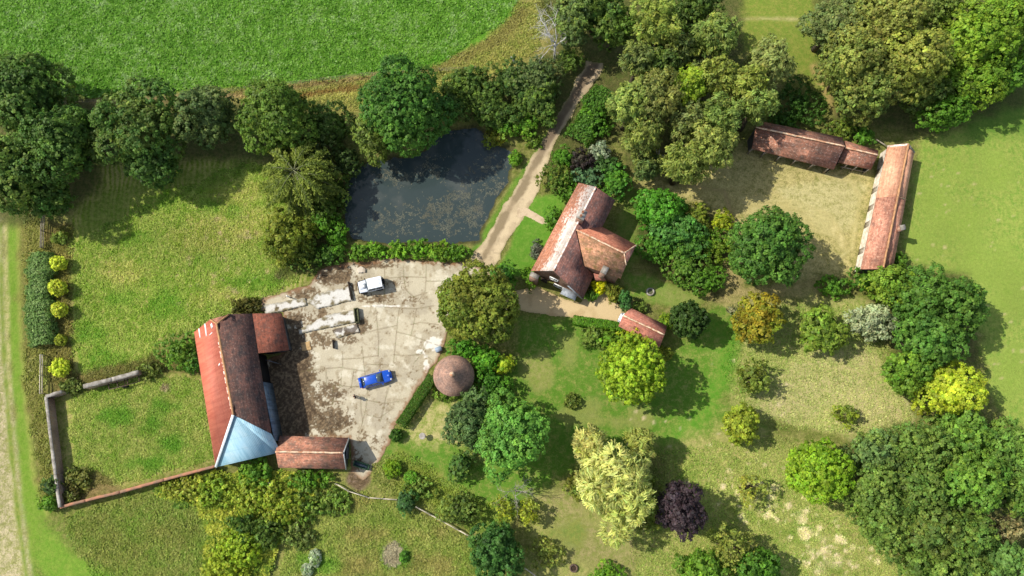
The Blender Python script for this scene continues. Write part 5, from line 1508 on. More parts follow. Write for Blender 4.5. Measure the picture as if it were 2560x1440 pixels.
def limbs(rg, h, rx, ry, zc, rz, r0, n=6, reach=.55):
    mb = MB()
    top = zc + rz * .2
    bend = [Vector((rg.normal(0, .12) * i, rg.normal(0, .12) * i, top * i / 5)) for i in range(6)]
    mb.tube(bend, [r0 * (1.25 if i == 0 else 1 - .16 * i) for i in range(6)], 8)
    for i in range(n):
        a = 2 * PI * i / n + rg.uniform(-.4, .4); z0 = rg.uniform(.35, .8) * top
        e = Vector((math.cos(a) * rx * reach, math.sin(a) * ry * reach, min(zc + rz * rg.uniform(-.3, .25), top)))
        s0 = Vector((0, 0, z0)); m_ = s0.lerp(e, .5) + Vector((0, 0, .25 * rx * .3))
        mb.tube([s0, m_, e], [r0 * .5, r0 * .3, r0 * .1], 6)
    return mb
SEED = [100]
PLANTS = []
def tree(label, cx, cy, rx, ry, h, sty, col, col2=None, mix2=.3, cat='tree', group=None, name=None, low=.12, dens=1.0, bark='bark', trunk=True, wob=1.0):
    """cx,cy: where the middle of the crown is seen; rx,ry in photo pixels; h metres"""
    SEED[0] += 1; seed = SEED[0]; rg = np.random.default_rng(seed)
    zc = h * (1 + low) / 2; rz = h * (1 - low) / 2
    c = W(cx, cy, zc); s = ppm(cx, cy, zc)
    k_ = 1.0 if cat == 'tree' else 1.18 if name == 'bramble' else 1.12
    rx, ry = rx / s * k_, ry / s * k_
    rz = min(rz, 1.25 * max(rx, ry)); zc = h - rz
    c = W(cx, cy, zc)
    PLANTS.append((c.x, c.y, max(rx, ry)))
    nm = name or cat.replace(' ', '_')
    t = thing(nm, label, cat, (c.x, c.y, 0), group)
    V, F, C = crown_arrays(seed, rx, ry, rz, sty, col, col2, mix2, dens, wob=wob)
    V[:, 2] += zc
    V[:, 2] = np.maximum(V[:, 2], .05)
    np_mesh('crown' if cat == 'tree' else 'foliage', V, F, M['leaf'], t, colors=C, local=True)
    if trunk:
        limbs(rg, h, rx, ry, zc, rz, max(.06, .034 * h), 7 if cat == 'tree' else 5, .75 if sty in ('loose', 'sparse', 'birch') else .5).build('trunk' if cat == 'tree' else 'stem', M[bark], t, local=True, smooth=True)
    return t
def bush(label, cx, cy, rx, ry, h, col, col2=None, sty='bush', mix2=.3, group=None, name='bush', cat='bush', **kw):
    return tree(label, cx, cy, rx, ry, h, sty, col, col2, mix2, cat=cat, group=group, name=name, low=0.0, **kw)

def hedge(label, pts, w, h, col, col2=None, L=.22, den=95, name='hedge', rough=.12, cat='hedge', wild=0.0):
    """hedge along photo points (seen at half height), w metres wide"""
    SEED[0] += 1; rg = np.random.default_rng(SEED[0])
    P = [W(x, y, h * .5) for x, y in pts]
    c = sum((Vector((p.x, p.y, 0)) for p in P), Vector()) / len(P)
    t = thing(name, label, cat, (c.x, c.y, 0))
    pos, nr, li = [], [], []
    acc = 0
    for a, b in zip(P[:-1], P[1:]):
        d = np.array((b.x - a.x, b.y - a.y, 0.)); l = np.linalg.norm(d); d /= l; s = np.array((-d[1], d[0], 0))
        per = w + 2 * h; n = int(l * per * den)
        u = rg.uniform(-.1, l + .1, n); v = rg.uniform(0, per, n)
        side = np.where(v < h, -1, np.where(v < h + w, 0, 1))
        wob = (fbm(u + acc, v * 0, 1.3, 7, 3) - .5) * 2
        ww = w / 2 * (1 + wob * wild); hh = h * (1 + wob * wild * .8)
        y = np.where(side == -1, -ww, np.where(side == 1, ww, (v - h - w / 2) / (w / 2) * ww))
        z = np.where(side == 0, hh, np.where(side == -1, v / h * hh, (per - v) / h * hh))
        if wild: z = np.where(side == 0, z - .4 * hh * np.abs(y / ww) ** 3, z); y = np.where(side != 0, y * (1 - .22 * (z / hh) ** 2), y * .9)
        rnd = .16 * np.exp(-((np.abs(y) - ww) ** 2 + (z - hh) ** 2) / .02)
        z = z - rnd
        p = np.array((a.x, a.y, 0)) + u[:, None] * d + y[:, None] * s + z[:, None] * np.array((0, 0, 1))
        nn = np.where(side[:, None] == 0, np.array((0, 0, 1.)), s[None] * side[:, None])
        bmp = fbm(u * 3 + acc, v * 3, .9, 13, 3)
        p = p + nn * ((bmp - .5)[:, None] * 2 * rough + rg.normal(0, rough * .35, (n, 1)))
        pos.append(p); nr.append(nn + unit(rg, n) * .75 + (0, 0, .25)); li.append(bmp)
        acc += l
    pos = np.vstack(pos); nr = np.vstack(nr); li = np.concatenate(li); n = len(pos)
    base = np.tile(leafc(col), (n, 1))
    if col2 is not None:
        m = sstep(.4, .62, li + rg.normal(0, .06, n))[:, None]; base = base * (1 - m) + leafc(col2) * m
    base *= 1 + rg.normal(0, .17, (n, 1))
    V, F, C = leafquads(pos, nr, unit(rg, n), L * rg.uniform(.7, 1.3, n), L * .65 * rg.uniform(.7, 1.3, n), np.clip(base, .002, 1))
    V[:, 2] = np.maximum(V[:, 2], .02)
    np_mesh('foliage', V, F, M['leaf'], t, colors=C)
    mb = MB()
    for a, b in zip(P[:-1], P[1:]):
        k = max(2, int((b - a).length / .8))
        for i in range(k):
            q = a.lerp(b, (i + .5) / k)
            mb.tube([(q.x, q.y, 0), (q.x + rg.normal(0, .05), q.y + rg.normal(0, .05), h * .5), (q.x + rg.normal(0, .1), q.y + rg.normal(0, .1), h * .85)], [.05, .035, .015], 5)
    mb.build('stem', M['bark'], t)
    return t
def dead_branches(mb, rg, p, d, l, r, depth):
    if depth == 0 or r < .008: return
    pts = [p]; k = 3
    for i in range(k):
        d = (d + Vector(rg.normal(0, .16, 3))).normalized()
        pts.append(pts[-1] + d * (l / k))
    mb.tube(pts, [r * (1 - .42 * i / k) for i in range(k + 1)], 5 if r > .04 else 4, caps=False)
    for i in range(3 if depth > 2 else 2):
        q = pts[rg.integers(1, k + 1)]
        nd = (d * .8 + Vector(rg.normal(0, .55, 3))).normalized()
        dead_branches(mb, rg, q, nd, l * rg.uniform(.55, .8), r * .55, depth - 1)
def dead_tree(label, cx, cy, h, lean, r, depth=5, name='dead_tree', z0=0.0, l0=None, mat='pale_bark'):
    SEED[0] += 1; rg = np.random.default_rng(SEED[0])
    c = W(cx, cy, h * .6)
    t = thing(name, label, 'dead tree', (c.x, c.y, 0))
    mb = MB(); top = Vector((0, 0, h * .45)) + Vector(lean) * .4
    mb.tube([(0, 0, 0), top * .5, top], [r * 1.3, r, r * .8], 7)
    mb.build('trunk', M[mat], t, local=True)
    mb = MB()
    for i in range(5):
        a = 2 * PI * i / 5 + rg.uniform(-.4, .4)
        dead_branches(mb, rg, top * rg.uniform(.75, 1), (Vector((math.cos(a) * .75, math.sin(a) * .75, .9)) + Vector(lean) * .25).normalized(), (l0 or h * .36), r * .6, depth)
    mb.build('branches', M[mat], t, local=True)
    return t
def spray_tree(label, cx, cy, rpx, h, col, tip):
    """wide tree with long arching pale boughs carrying feathery sprays"""
    SEED[0] += 1; rg = np.random.default_rng(SEED[0])
    c = W(cx, cy, h * .55); R = rpx / ppm(cx, cy, h * .55)
    PLANTS.append((c.x, c.y, R))
    t = thing('tree', label, 'tree', (c.x, c.y, 0))
    mb = MB(); mb.tube([(0, 0, 0), (.1, 0, h * .5), (0, .1, h * .92)], [.34, .26, .08], 8)
    P, D, B = [], [], []
    for i in range(46):
        a = rg.uniform(0, 2 * PI); e = rg.uniform(.05, 1.25); l = R * rg.uniform(.75, 1.12)
        z0 = h * (.35 + .55 * e / 1.25) * rg.uniform(.85, 1.02)
        pts = []
        for s in np.linspace(0, 1, 7):
            rr = l * s * math.cos(e * .6); zz = z0 + l * .55 * math.sin(e) * s - l * .55 * s * s
            aa = a + .25 * s * math.sin(i * 1.7)
            pts.append(Vector((rr * math.cos(aa), rr * math.sin(aa), max(.5, zz))))
        mb.tube(pts, [.075 * (1 - .85 * s) for s in np.linspace(0, 1, 7)], 5, caps=False)
        for j in range(1, 6):
            q0, q1 = pts[j], pts[j + 1]; dv = (q1 - q0).normalized()
            for kk in range(9):
                q = q0.lerp(q1, rg.random()); sd = dv.cross(Vector((0, 0, 1))).normalized() * (1 if kk % 2 else -1)
                P.append(q); D.append((dv * .8 + sd * rg.uniform(.3, .9) + Vector((0, 0, -.15))).normalized()); B.append(rg.uniform(.6, 1.3) * (.5 + .7 * (1 - j / 7)))
    mb.build('trunk', plain('grey green bark', (120, 122, 86), (92, 94, 64), 5, .9), t, local=True)
    P = np.array([tuple(p) for p in P]); D = np.array([tuple(p) for p in D]); B = np.array(B)
    m, k = len(P), 9
    s = np.tile(np.linspace(.1, 1, k), m)[:, None]
    pos = np.repeat(P, k, 0) + np.repeat(D * B[:, None], k, 0) * s + rg.normal(0, .07, (m * k, 3))
    pos[:, 2] -= (s[:, 0] ** 2) * .2
    tn = np.repeat(D, k, 0) + rg.normal(0, .45, (m * k, 3))
    nr = np.tile((0, 0, 1.), (m * k, 1)) + rg.normal(0, .5, (m * k, 3))
    base = np.array(lin(col)) * LK * (1 - s) + np.array(lin(tip)) * LK * s
    base = base * (1 + np.repeat(rg.normal(0, .16, (m, 1)), k, 0)) * (1 + rg.normal(0, .14, (m * k, 1)))
    V, F, C = leafquads(pos, nr, tn, rg.uniform(.3, .55, m * k), rg.uniform(.1, .18, m * k), np.clip(base, .002, 1))
    V[:, 2] = np.maximum(V[:, 2], .05)
    np_mesh('crown', V, F, M['leaf'], t, colors=C, local=True)
    return t

DK, DK2 = (82, 114, 52), (110, 138, 62)
MG, MG2 = (96, 124, 50), (126, 146, 64)
BG, BG2 = (104, 150, 44), (136, 172, 60)
OL, OL2 = (136, 154, 74), (168, 176, 88)
BIR, BIR2 = (136, 158, 84), (164, 172, 90)
BLG = (92, 124, 84)
exec_list = None
# left hedgerow
tree('tall dark oak at the upper left corner against the crop', 60, 235, 125, 100, 13, 'oak', (84, 114, 52), OL, .2)
tree('broad dark oak in the left hedgerow with ragged outline', 150, 350, 92, 92, 13, 'oak', DK, DK2, .3)
tree('dark oak leaning over the left edge above the grass track', 40, 430, 110, 95, 13, 'oak', (80, 112, 50), OL, .25)
tree('small dark tree at the foot of the left hedgerow by the wooden fence', 120, 495, 60, 45, 8, 'oak', DK, OL, .2)
bush('dark scrub between the left oaks and the second hedgerow tree', 215, 330, 45, 60, 5, (80, 96, 50), DK2)
tree('large dark oak second in the hedgerow casting shade on the paddock', 350, 318, 100, 112, 13, 'oak', DK, (124, 140, 68), .35)
tree('lower dark oak bough below the large second hedgerow oak', 385, 415, 62, 42, 9, 'oak', DK, DK2, .3, low=.2)
tree('smaller rounded grey green tree third in the hedgerow', 520, 290, 74, 72, 11, 'dense', (98, 118, 70), (124, 136, 80), .3)
tree('mid green tree with a full crown by the crop margin', 690, 288, 94, 98, 12, 'oak', (98, 124, 50), (124, 148, 60), .3)
bush('dark low scrub between the full green tree and the pond oak', 822, 320, 62, 70, 6, (78, 96, 46), DK2)
bush('dark shaded scrub on the north west bank of the pond', 868, 400, 40, 36, 4, (72, 92, 44))
spray_tree('feathery lime green tree with pale arching boughs west of the pond', 745, 440, 108, 9, (104, 124, 48), (152, 164, 68))
tree('great round dark green oak over the north bank of the pond', 1010, 268, 112, 112, 13.5, 'dense', (76, 118, 48), (104, 144, 58), .35, wob=.45)
tree('olive green small tree at the lower left of the great pond oak', 935, 340, 56, 54, 8, 'oak', (116, 136, 62), (138, 152, 70), .4)
# scrub north of the pond
bush('rounded dark shrub beside the great pond oak', 1135, 262, 44, 44, 4.5, (82, 110, 50), MG2)
bush('dark green shrub in the middle of the north pond thicket', 1208, 250, 56, 46, 5, (80, 108, 48), MG2)
bush('dark shrub at the north edge of the pond thicket by the dry margin', 1280, 205, 60, 46, 5.5, (80, 106, 52), MG2)
bush('grey green shrub beneath the white dead tree', 1345, 190, 62, 56, 6, (92, 112, 66), (120, 132, 80))
bush('dark shrub pressed against the top of the track', 1362, 215, 32, 50, 5, (78, 102, 48), MG2)
bush('dark shrub on the thicket edge above the bright bush', 1320, 262, 48, 34, 4, (84, 110, 50), MG2)
for L_, x, y, rx, ry, h_ in (('dark shrub in the thicket between the pond oak and the margin', 1170, 218, 54, 40, 5), ('dense dark shrub on the pond side of the thicket', 1240, 280, 54, 34, 4.5),
                         ('dark shrub in the thicket below the dead tree', 1338, 240, 44, 40, 5), ('dark shrub on the thicket edge next to the track', 1362, 284, 24, 28, 3.5)):
    bush(L_, x, y, rx, ry, h_, (84, 112, 52), MG2, sty='dense')
bush('bright green round bush on the north east bank of the pond', 1310, 312, 34, 34, 3, BG, BG2)
bush('bright green small bush left of the round bank bush', 1262, 320, 26, 26, 2.4, BG, MG2)
bush('orange tinged waterside scrub on the north east bank', 1236, 345, 34, 20, 1.6, (150, 140, 50), (120, 140, 50), mix2=.5)
bush('small bright bush at the water edge by the track', 1288, 396, 14, 18, 1.6, BG, BG2)
bush('low scrub between the pond and the track top', 1330, 350, 26, 16, 1.2, (112, 138, 50), MG2)
dead_tree('white bare dead tree rising from the thicket at the head of the track', 1392, 95, 12, (-.3, .6, .2), .15, 5, l0=2.7)
# trees at the top
tree('grey green tree at the top left of the track wood', 1428, 55, 52, 56, 10, 'oak', (108, 126, 78), OL, .3)
tree('dark tree at the top edge behind the dead tree', 1490, 15, 60, 50, 11, 'oak', (86, 116, 54), MG2, .3)
tree('dark green tree closing the top of the track', 1536, 66, 54, 50, 10, 'oak', (90, 118, 48), MG2, .3)
bush('dark undergrowth on the left of the track top', 1424, 150, 26, 40, 4, (80, 106, 48), MG2)
tree('tall yellow olive tree at the top centre', 1640, 62, 62, 72, 14, 'birch', OL, OL2, .4)
tree('dark tree filling the gap at the top edge', 1735, 25, 58, 46, 10, 'oak', (84, 108, 52), MG2, .2)
tree('grey green tree below the tall yellow olive tree', 1700, 130, 52, 44, 10, 'birch', (112, 126, 76), BIR2, .2)
tree('weeping birch at the right of the top wood beside the lawn', 1785, 92, 54, 58, 12, 'birch', BIR, BIR2, .3)
tree('dull olive tree on the right bank of the track top', 1598, 148, 46, 40, 11, 'birch', (110, 124, 72), BIR2, .2)
tree('dark shaded tree in the middle of the birch wood', 1650, 165, 60, 50, 9, 'oak', (84, 106, 52), MG2, .2)
tree('pale birch fourth along the track with drooping tips', 1580, 258, 60, 62, 13, 'birch', BIR, BIR2, .4)
tree('tall pale birch in the heart of the birch wood', 1640, 245, 58, 76, 14, 'birch', (134, 140, 78), (170, 164, 84), .4)
tree('bright yellow green maple among the birches', 1722, 215, 48, 50, 12, 'oak', (138, 164, 48), (160, 176, 60), .4)
tree('olive birch behind the bright maple', 1785, 190, 44, 46, 12, 'birch', (146, 152, 70), OL2, .4)
tree('pale feathery birch on the east edge of the wood by the lawn', 1925, 150, 56, 60, 12, 'birch', (148, 156, 92), (170, 172, 104), .3)
tree('yellow green birch between the maple and the shed', 1862, 210, 46, 46, 12, 'birch', (148, 156, 70), OL2, .4)
tree('pale birch overhanging the shed roof', 1895, 262, 50, 42, 12, 'birch', BIR, BIR2, .4)
tree('birch with long drooping sprays in front of the maple', 1790, 292, 66, 46, 13, 'birch', BIR, BIR2, .3)
tree('greyish birch left of centre in the lower wood', 1715, 300, 48, 50, 11, 'birch', (128, 136, 84), BIR2, .2)
tree('olive birch on the west side of the lower wood', 1612, 335, 50, 52, 11, 'birch', (128, 138, 72), BIR2, .3)
tree('pale tall birch nearest the stable yard', 1785, 362, 66, 52, 13, 'birch', (150, 160, 84), (172, 174, 92), .4)
tree('drooping birch at the southern tip of the wood', 1712, 408, 52, 56, 12, 'birch', (138, 150, 74), BIR2, .4)
tree('small dark tree with a dead top west of the southern birch', 1622, 412, 38, 36, 7, 'birch', (98, 118, 66), BIR2, .2)
dead_tree('small bare dead snag standing above the dark tree east of the house', 1654, 384, 9, (.1, .2, 0), .12, 3, 'dead_snag', l0=1.3)
bush('dark bramble bank behind the open shed in the shade', 2000, 262, 66, 60, 3.2, (74, 110, 44), (92, 126, 52))
bush('dark bramble patch between the shed and the birch wood', 1960, 300, 40, 20, 2.0, (80, 112, 46), BG)
bush('scrubby green bush behind the low shed', 2110, 322, 44, 22, 2.2, (104, 128, 50), (138, 150, 60))
bush('green bush by the end of the low shed', 2160, 338, 32, 22, 2.4, (94, 138, 46), BG)
# big trees top right
tree('greyish green oak limb at the left of the top right group', 2085, 62, 66, 62, 12, 'oak', (126, 140, 86), (146, 154, 92), .3)
tree('huge olive oak at the centre of the top right group', 2210, 60, 92, 84, 15, 'oak', (140, 146, 74), (166, 162, 84), .45)
tree('broad olive oak forming the right side of the group', 2270, 165, 84, 84, 14.5, 'oak', (140, 150, 66), (168, 168, 80), .5)
tree('olive oak with yellowing leaves on the left of the group', 2135, 160, 86, 78, 14, 'oak', (130, 142, 70), (160, 158, 80), .4)
tree('lower oak crown hanging over the yard behind the sheds', 2165, 240, 80, 50, 11, 'oak', (120, 138, 68), (150, 150, 74), .35, low=.2)
tree('dark green oak bough under the right of the olive oak', 2310, 235, 60, 46, 9, 'oak', (96, 116, 54), OL, .25)
tree('bright green oak beside the right hand field', 2440, 95, 92, 92, 14, 'oak', (124, 158, 50), (152, 174, 62), .4)
tree('small olive tree at the top edge between the olive and bright oaks', 2345, 15, 60, 50, 11, 'oak', (120, 138, 66), OL, .3)
tree('green tree at the top right corner', 2530, 60, 66, 100, 12, 'oak', (112, 146, 52), (140, 164, 62), .3)
tree('bright green lower crown facing the field', 2430, 210, 78, 56, 10, 'oak', (112, 146, 46), (140, 164, 56), .35)
tree('low green tree at the southern edge of the group by the field', 2365, 285, 56, 36, 8, 'oak', (98, 136, 46), BG, .3)
tree('dark green small tree at the right edge of the bright oak', 2505, 185, 46, 56, 9, 'oak', (94, 132, 46), BG, .3)
# shrubs along the house side of the track
hedge('long dark green bank of shrubs on the right of the track', [(1512, 226), (1490, 266), (1468, 312), (1440, 354)], 3.6, 1.8, (82, 122, 46), (100, 138, 54), .28, 60, rough=.35, wild=.25, name='shrub_bank')
bush('green shrub mass behind the track bank', 1488, 300, 36, 60, 2.6, (78, 116, 44), BG)
bush('olive bush at the corner of track and front lawn', 1392, 442, 42, 40, 3.4, (122, 132, 56), (92, 124, 48), mix2=.4)
bush('green bush on the track side above the olive bush', 1408, 392, 26, 28, 2.6, (92, 138, 46), BG)
bush('dark purple shrub in the bed north of the house', 1450, 402, 32, 32, 3, (72, 58, 62), (84, 76, 60), mix2=.3)
bush('silvery grey shrub next to the purple one', 1500, 378, 28, 20, 3, (150, 162, 140), (170, 178, 156))
bush('blue green shrub close to the north gable', 1470, 445, 44, 22, 2.8, (100, 132, 96), BLG)
bush('dark green laurel at the north east corner of the house', 1540, 455, 34, 52, 4, (80, 128, 50), BG)
bush('green shrub between the purple shrub and the lawn path', 1420, 480, 26, 34, 2.4, (96, 138, 46), BG)
bush('dark ivy shrub behind the silvery shrub', 1520, 412, 34, 24, 3, (72, 104, 48), BLG)
bush('green climbing shrub on the front wall of the house', 1382, 548, 18, 28, 2.2, (98, 142, 50), BG)
bush('grey lavender clump at the front of the house', 1342, 624, 14, 20, 1.2, (128, 128, 118), (108, 116, 96))
bush('green shrub at the south front corner of the house', 1330, 690, 20, 30, 1.8, (118, 150, 44), BG)
# garden behind the house
bush('rounded bright green shrub tree in the garden behind the house', 1645, 522, 58, 46, 5, (88, 146, 44), (104, 160, 56), sty='dense')
bush('blue green shrub in the middle of the back garden thicket', 1690, 575, 62, 40, 4.2, (92, 140, 70), (104, 148, 64), sty='dense')
bush('dark shrub on the right of the back garden thicket', 1725, 615, 50, 44, 4, (78, 116, 56), BG)
bush('green shrub on the lawn edge of the back garden thicket', 1640, 615, 48, 36, 3.4, (92, 138, 50), BG)
bush('laurel with a clipped south edge at the bottom of the thicket', 1712, 668, 66, 42, 3.4, (110, 144, 54), (92, 132, 50), mix2=.4)
bush('laurel corner at the south east point of the thicket', 1772, 700, 42, 36, 3.2, (96, 134, 48), BG)
bush('yellowing shrub north east of the thicket', 1745, 540, 26, 36, 2.6, (146, 146, 56), (112, 136, 50), mix2=.4)
bush('lime yellow shrub at the edge of the stable yard', 1808, 552, 22, 30, 2.4, (172, 180, 50), (140, 164, 50))
bush('green scrub between the thicket and the round oak', 1795, 615, 40, 44, 2.6, (104, 142, 46), (136, 156, 54))
tree('round dark green oak alone in the stable yard', 1922, 618, 98, 98, 12.5, 'dense', (88, 128, 54), (110, 144, 60), .35, wob=.25)
bush('bright yellow shrub against the house chimney', 1497, 716, 17, 18, 2, (222, 212, 36), (206, 206, 44), sty='clip')
bush('olive orange shrub by the drive beside the yellow shrub', 1536, 736, 20, 27, 2.6, (142, 136, 52), (112, 128, 48), mix2=.4)
bush('slender dark green conifer by the garage', 1561, 752, 13, 30, 3.6, (72, 118, 58), BLG)
bush('green shrub at the drive corner of the house', 1478, 738, 18, 12, 1.6, (98, 130, 48), BG)
bush('small bush behind the garage on the lawn side', 1598, 768, 20, 14, 1.4, (116, 136, 60), OL)
bush('yellow green bush at the east end of the garage', 1662, 806, 14, 20, 2, (150, 170, 52), BG)
hedge('clipped bright green hedge along the south side of the gravel drive', [(1434, 800), (1470, 806), (1520, 812), (1556, 820)], 1.2, 1.3, (112, 158, 44), (92, 138, 40), .2, 120)
bush('mixed green bush in the border below the drive hedge', 1480, 840, 40, 26, 2, (118, 140, 62), OL)
bush('yellow green border bush near the garage', 1525, 846, 36, 26, 2.4, (126, 156, 50), BG)
bush('bright yellow leaved shrub in front of the garage', 1590, 836, 50, 20, 3.2, (190, 190, 44), (150, 172, 48), mix2=.4)
tree('round bright lime tree on the lawn below the garage', 1580, 926, 88, 88, 11.5, 'knob', (164, 186, 54), (142, 170, 48), .35)
tree('dark yew rounded and dense east of the garage', 1722, 800, 48, 48, 7, 'knob', (62, 88, 38), (76, 100, 44), .3)
bush('yellowish straggly bush at the foot of the dark yew', 1660, 885, 26, 16, 1.6, (150, 152, 50), OL)
# yard trees
tree('big walnut with bronze tinted leaves at the edge of the farmyard', 1192, 762, 110, 102, 11.5, 'dense', (116, 134, 52), (148, 148, 60), .45, wob=.4)
bush('round dark green bush beside the drive entrance', 1255, 690, 34, 36, 4, (74, 122, 46), BG)
bush('ivy covered bush between the walnut and the dovecote', 1160, 870, 44, 22, 3, (86, 142, 46), BG)
bush('green leafy bush right of the dovecote', 1215, 905, 44, 34, 3.6, (92, 152, 46), (120, 168, 56))
bush('yellow variegated shrub among the green bushes by the dovecote', 1262, 910, 26, 22, 3.4, (190, 200, 60), (120, 160, 50), mix2=.4)
bush('dark green bush below right of the dovecote', 1232, 962, 48, 32, 3.6, (82, 130, 46), BG)
bush('low green growth around the dovecote foot', 1110, 985, 26, 16, 1, (112, 146, 50), OL)
hedge('dark clipped yew hedge curving from the dovecote along the yard', [(1082, 944), (1062, 972), (1040, 1005), (1020, 1036), (1002, 1062)], 1.35, 1.5, (70, 104, 32), (84, 118, 38), .18, 150, rough=.08)
bush('clipped yew ball at the lower end of the yard hedge', 990, 1088, 15, 14, 1.5, (62, 98, 32), (78, 112, 38), sty='clip', name='topiary')
tree('dull blue green tree below the dovecote', 1178, 1050, 60, 74, 8, 'dense', (92, 118, 72), (104, 126, 74), .3)
tree('fresh green ash with open feathery crown on the lower lawn', 1278, 1090, 82, 104, 12, 'oak', (108, 156, 70), (126, 168, 72), .4)
bush('dark rounded shrub on the lawn left of the ash', 1150, 1164, 37, 36, 3.6, (84, 120, 60), MG2)
bush('small round lime bush behind the cart shed', 980, 1172, 21, 21, 1.8, (146, 172, 48), BG, sty='clip')
bush('tiny green bush next to the round lime bush', 1026, 1193, 15, 14, 1.2, (112, 166, 56), BG2, sty='clip')
bush('dark bush where the pale fence breaks', 1013, 1254, 24, 28, 2.4, (72, 112, 52), BLG)
bush('low tangled scrub above the broken fence', 1050, 1222, 44, 22, 1.5, (108, 134, 58), OL)
bush('dull green thorn bush above the lower fence', 1150, 1272, 46, 40, 3.2, (98, 118, 58), OL)
tree('dark round tree at the bottom by the end of the fence', 1242, 1375, 70, 66, 8, 'dense', (72, 112, 54), (92, 128, 60), .35)
bush('low olive scrub right of the dark bottom tree', 1365, 1380, 44, 40, 2.2, (124, 130, 62), OL2)
dead_tree('lichen grey dying tree with bare twigs on the lower lawn', 1288, 1232, 6, (.3, .5, 0), .10, 5, 'dying_tree', l0=1.9, mat='grey_bark')
bush('yellow leaved limb of the dying tree on the left', 1262, 1270, 32, 26, 4, (170, 178, 56), OL2, sty='sparse')
bush('yellow leaved limb of the dying tree on the right', 1322, 1280, 26, 30, 4, (176, 182, 58), OL2, sty='sparse')
# willow and copper
tree('golden weeping willow large and pale on the lower lawn', 1545, 1215, 92, 118, 12, 'willow', (228, 222, 142), (198, 200, 112), .4)
tree('smaller golden willow crown at the upper left of the weeping willow', 1478, 1112, 44, 44, 9, 'willow', (220, 208, 132), (176, 176, 88), .4)
tree('yellow green willow crown at the upper right of the weeping willow', 1602, 1100, 32, 26, 8, 'willow', (184, 184, 100), (160, 166, 80), .4)
bush('dull olive skirt of growth on the right of the willow', 1622, 1262, 34, 70, 4, (132, 142, 66), OL, sty='loose')
bush('thin yellow scrub on the left of the willow', 1442, 1215, 28, 30, 2.4, (150, 150, 66), OL, sty='loose')
tree('dark purple copper beech on the lower lawn', 1703, 1272, 52, 72, 10.5, 'dense', (72, 56, 66), (88, 70, 78), .4, wob=.5)
# orchard
tree('orange tinged fruit tree in the upper orchard', 1895, 800, 52, 62, 7.5, 'oak', (138, 152, 50), (172, 148, 48), .4)
tree('mid green fruit tree in the upper orchard', 2052, 828, 55, 55, 6.5, 'oak', (122, 150, 56), (140, 160, 64), .4)
tree('silver grey weeping pear in the orchard', 2180, 805, 56, 38, 6, 'birch', (176, 182, 148), (190, 194, 164), .4)
tree('small olive tree in the dry orchard grass', 1882, 945, 40, 44, 5.2, 'loose', (122, 132, 54), OL, .4)
tree('rounded golden green tree at the orchard edge', 1852, 1063, 46, 43, 5.5, 'dense', (178, 182, 66), (150, 164, 58), .4)
tree('small sparse young tree in the dry orchard', 2113, 1036, 30, 30, 3.2, 'sparse', (152, 166, 56), OL, .3)
tree('bright lime green tree at the edge of the lower wood', 2045, 1180, 80, 82, 9, 'dense', (136, 172, 46), (160, 184, 56), .35, wob=.4)
tree('thin yellow tree in the bleached grass', 1872, 1222, 40, 44, 5.5, 'sparse', (172, 168, 70), OL2, .4, dens=1.3)
bush('grey dead looking shrub in the upper orchard', 1848, 785, 26, 24, 1.2, (150, 144, 112), OL, sty='sparse')
# cluster right
tree('yellow green tree at the south gable of the stable range', 2225, 712, 62, 44, 8, 'oak', (136, 158, 56), (112, 146, 52), .4)
tree('dark green tree in the middle of the field edge group', 2310, 745, 82, 72, 11, 'dense', (92, 130, 54), (108, 142, 60), .35)
tree('broad green tree on the right of the field edge group', 2385, 770, 66, 84, 11, 'dense', (88, 124, 52), (106, 138, 58), .35)
tree('tall green tree at the lower middle of the field edge group', 2320, 850, 80, 74, 12, 'dense', (94, 136, 60), (112, 148, 64), .35)
tree('green tree above the yellow maple', 2268, 925, 64, 60, 8.5, 'oak', (108, 144, 52), (130, 158, 56), .35)
tree('golden yellow maple at the edge of the right field', 2374, 972, 88, 66, 9.5, 'oak', (194, 202, 66), (160, 180, 58), .35)
bush('low green hedge bush by the stable yard corner', 2085, 718, 52, 20, 2, (98, 140, 52), BG)
bush('green hedge bush at the foot of the stable gable', 2160, 702, 30, 24, 2.2, (92, 136, 50), BG)
bush('shaded green bush behind the stable range', 2250, 655, 16, 30, 2, (106, 138, 52), BG)
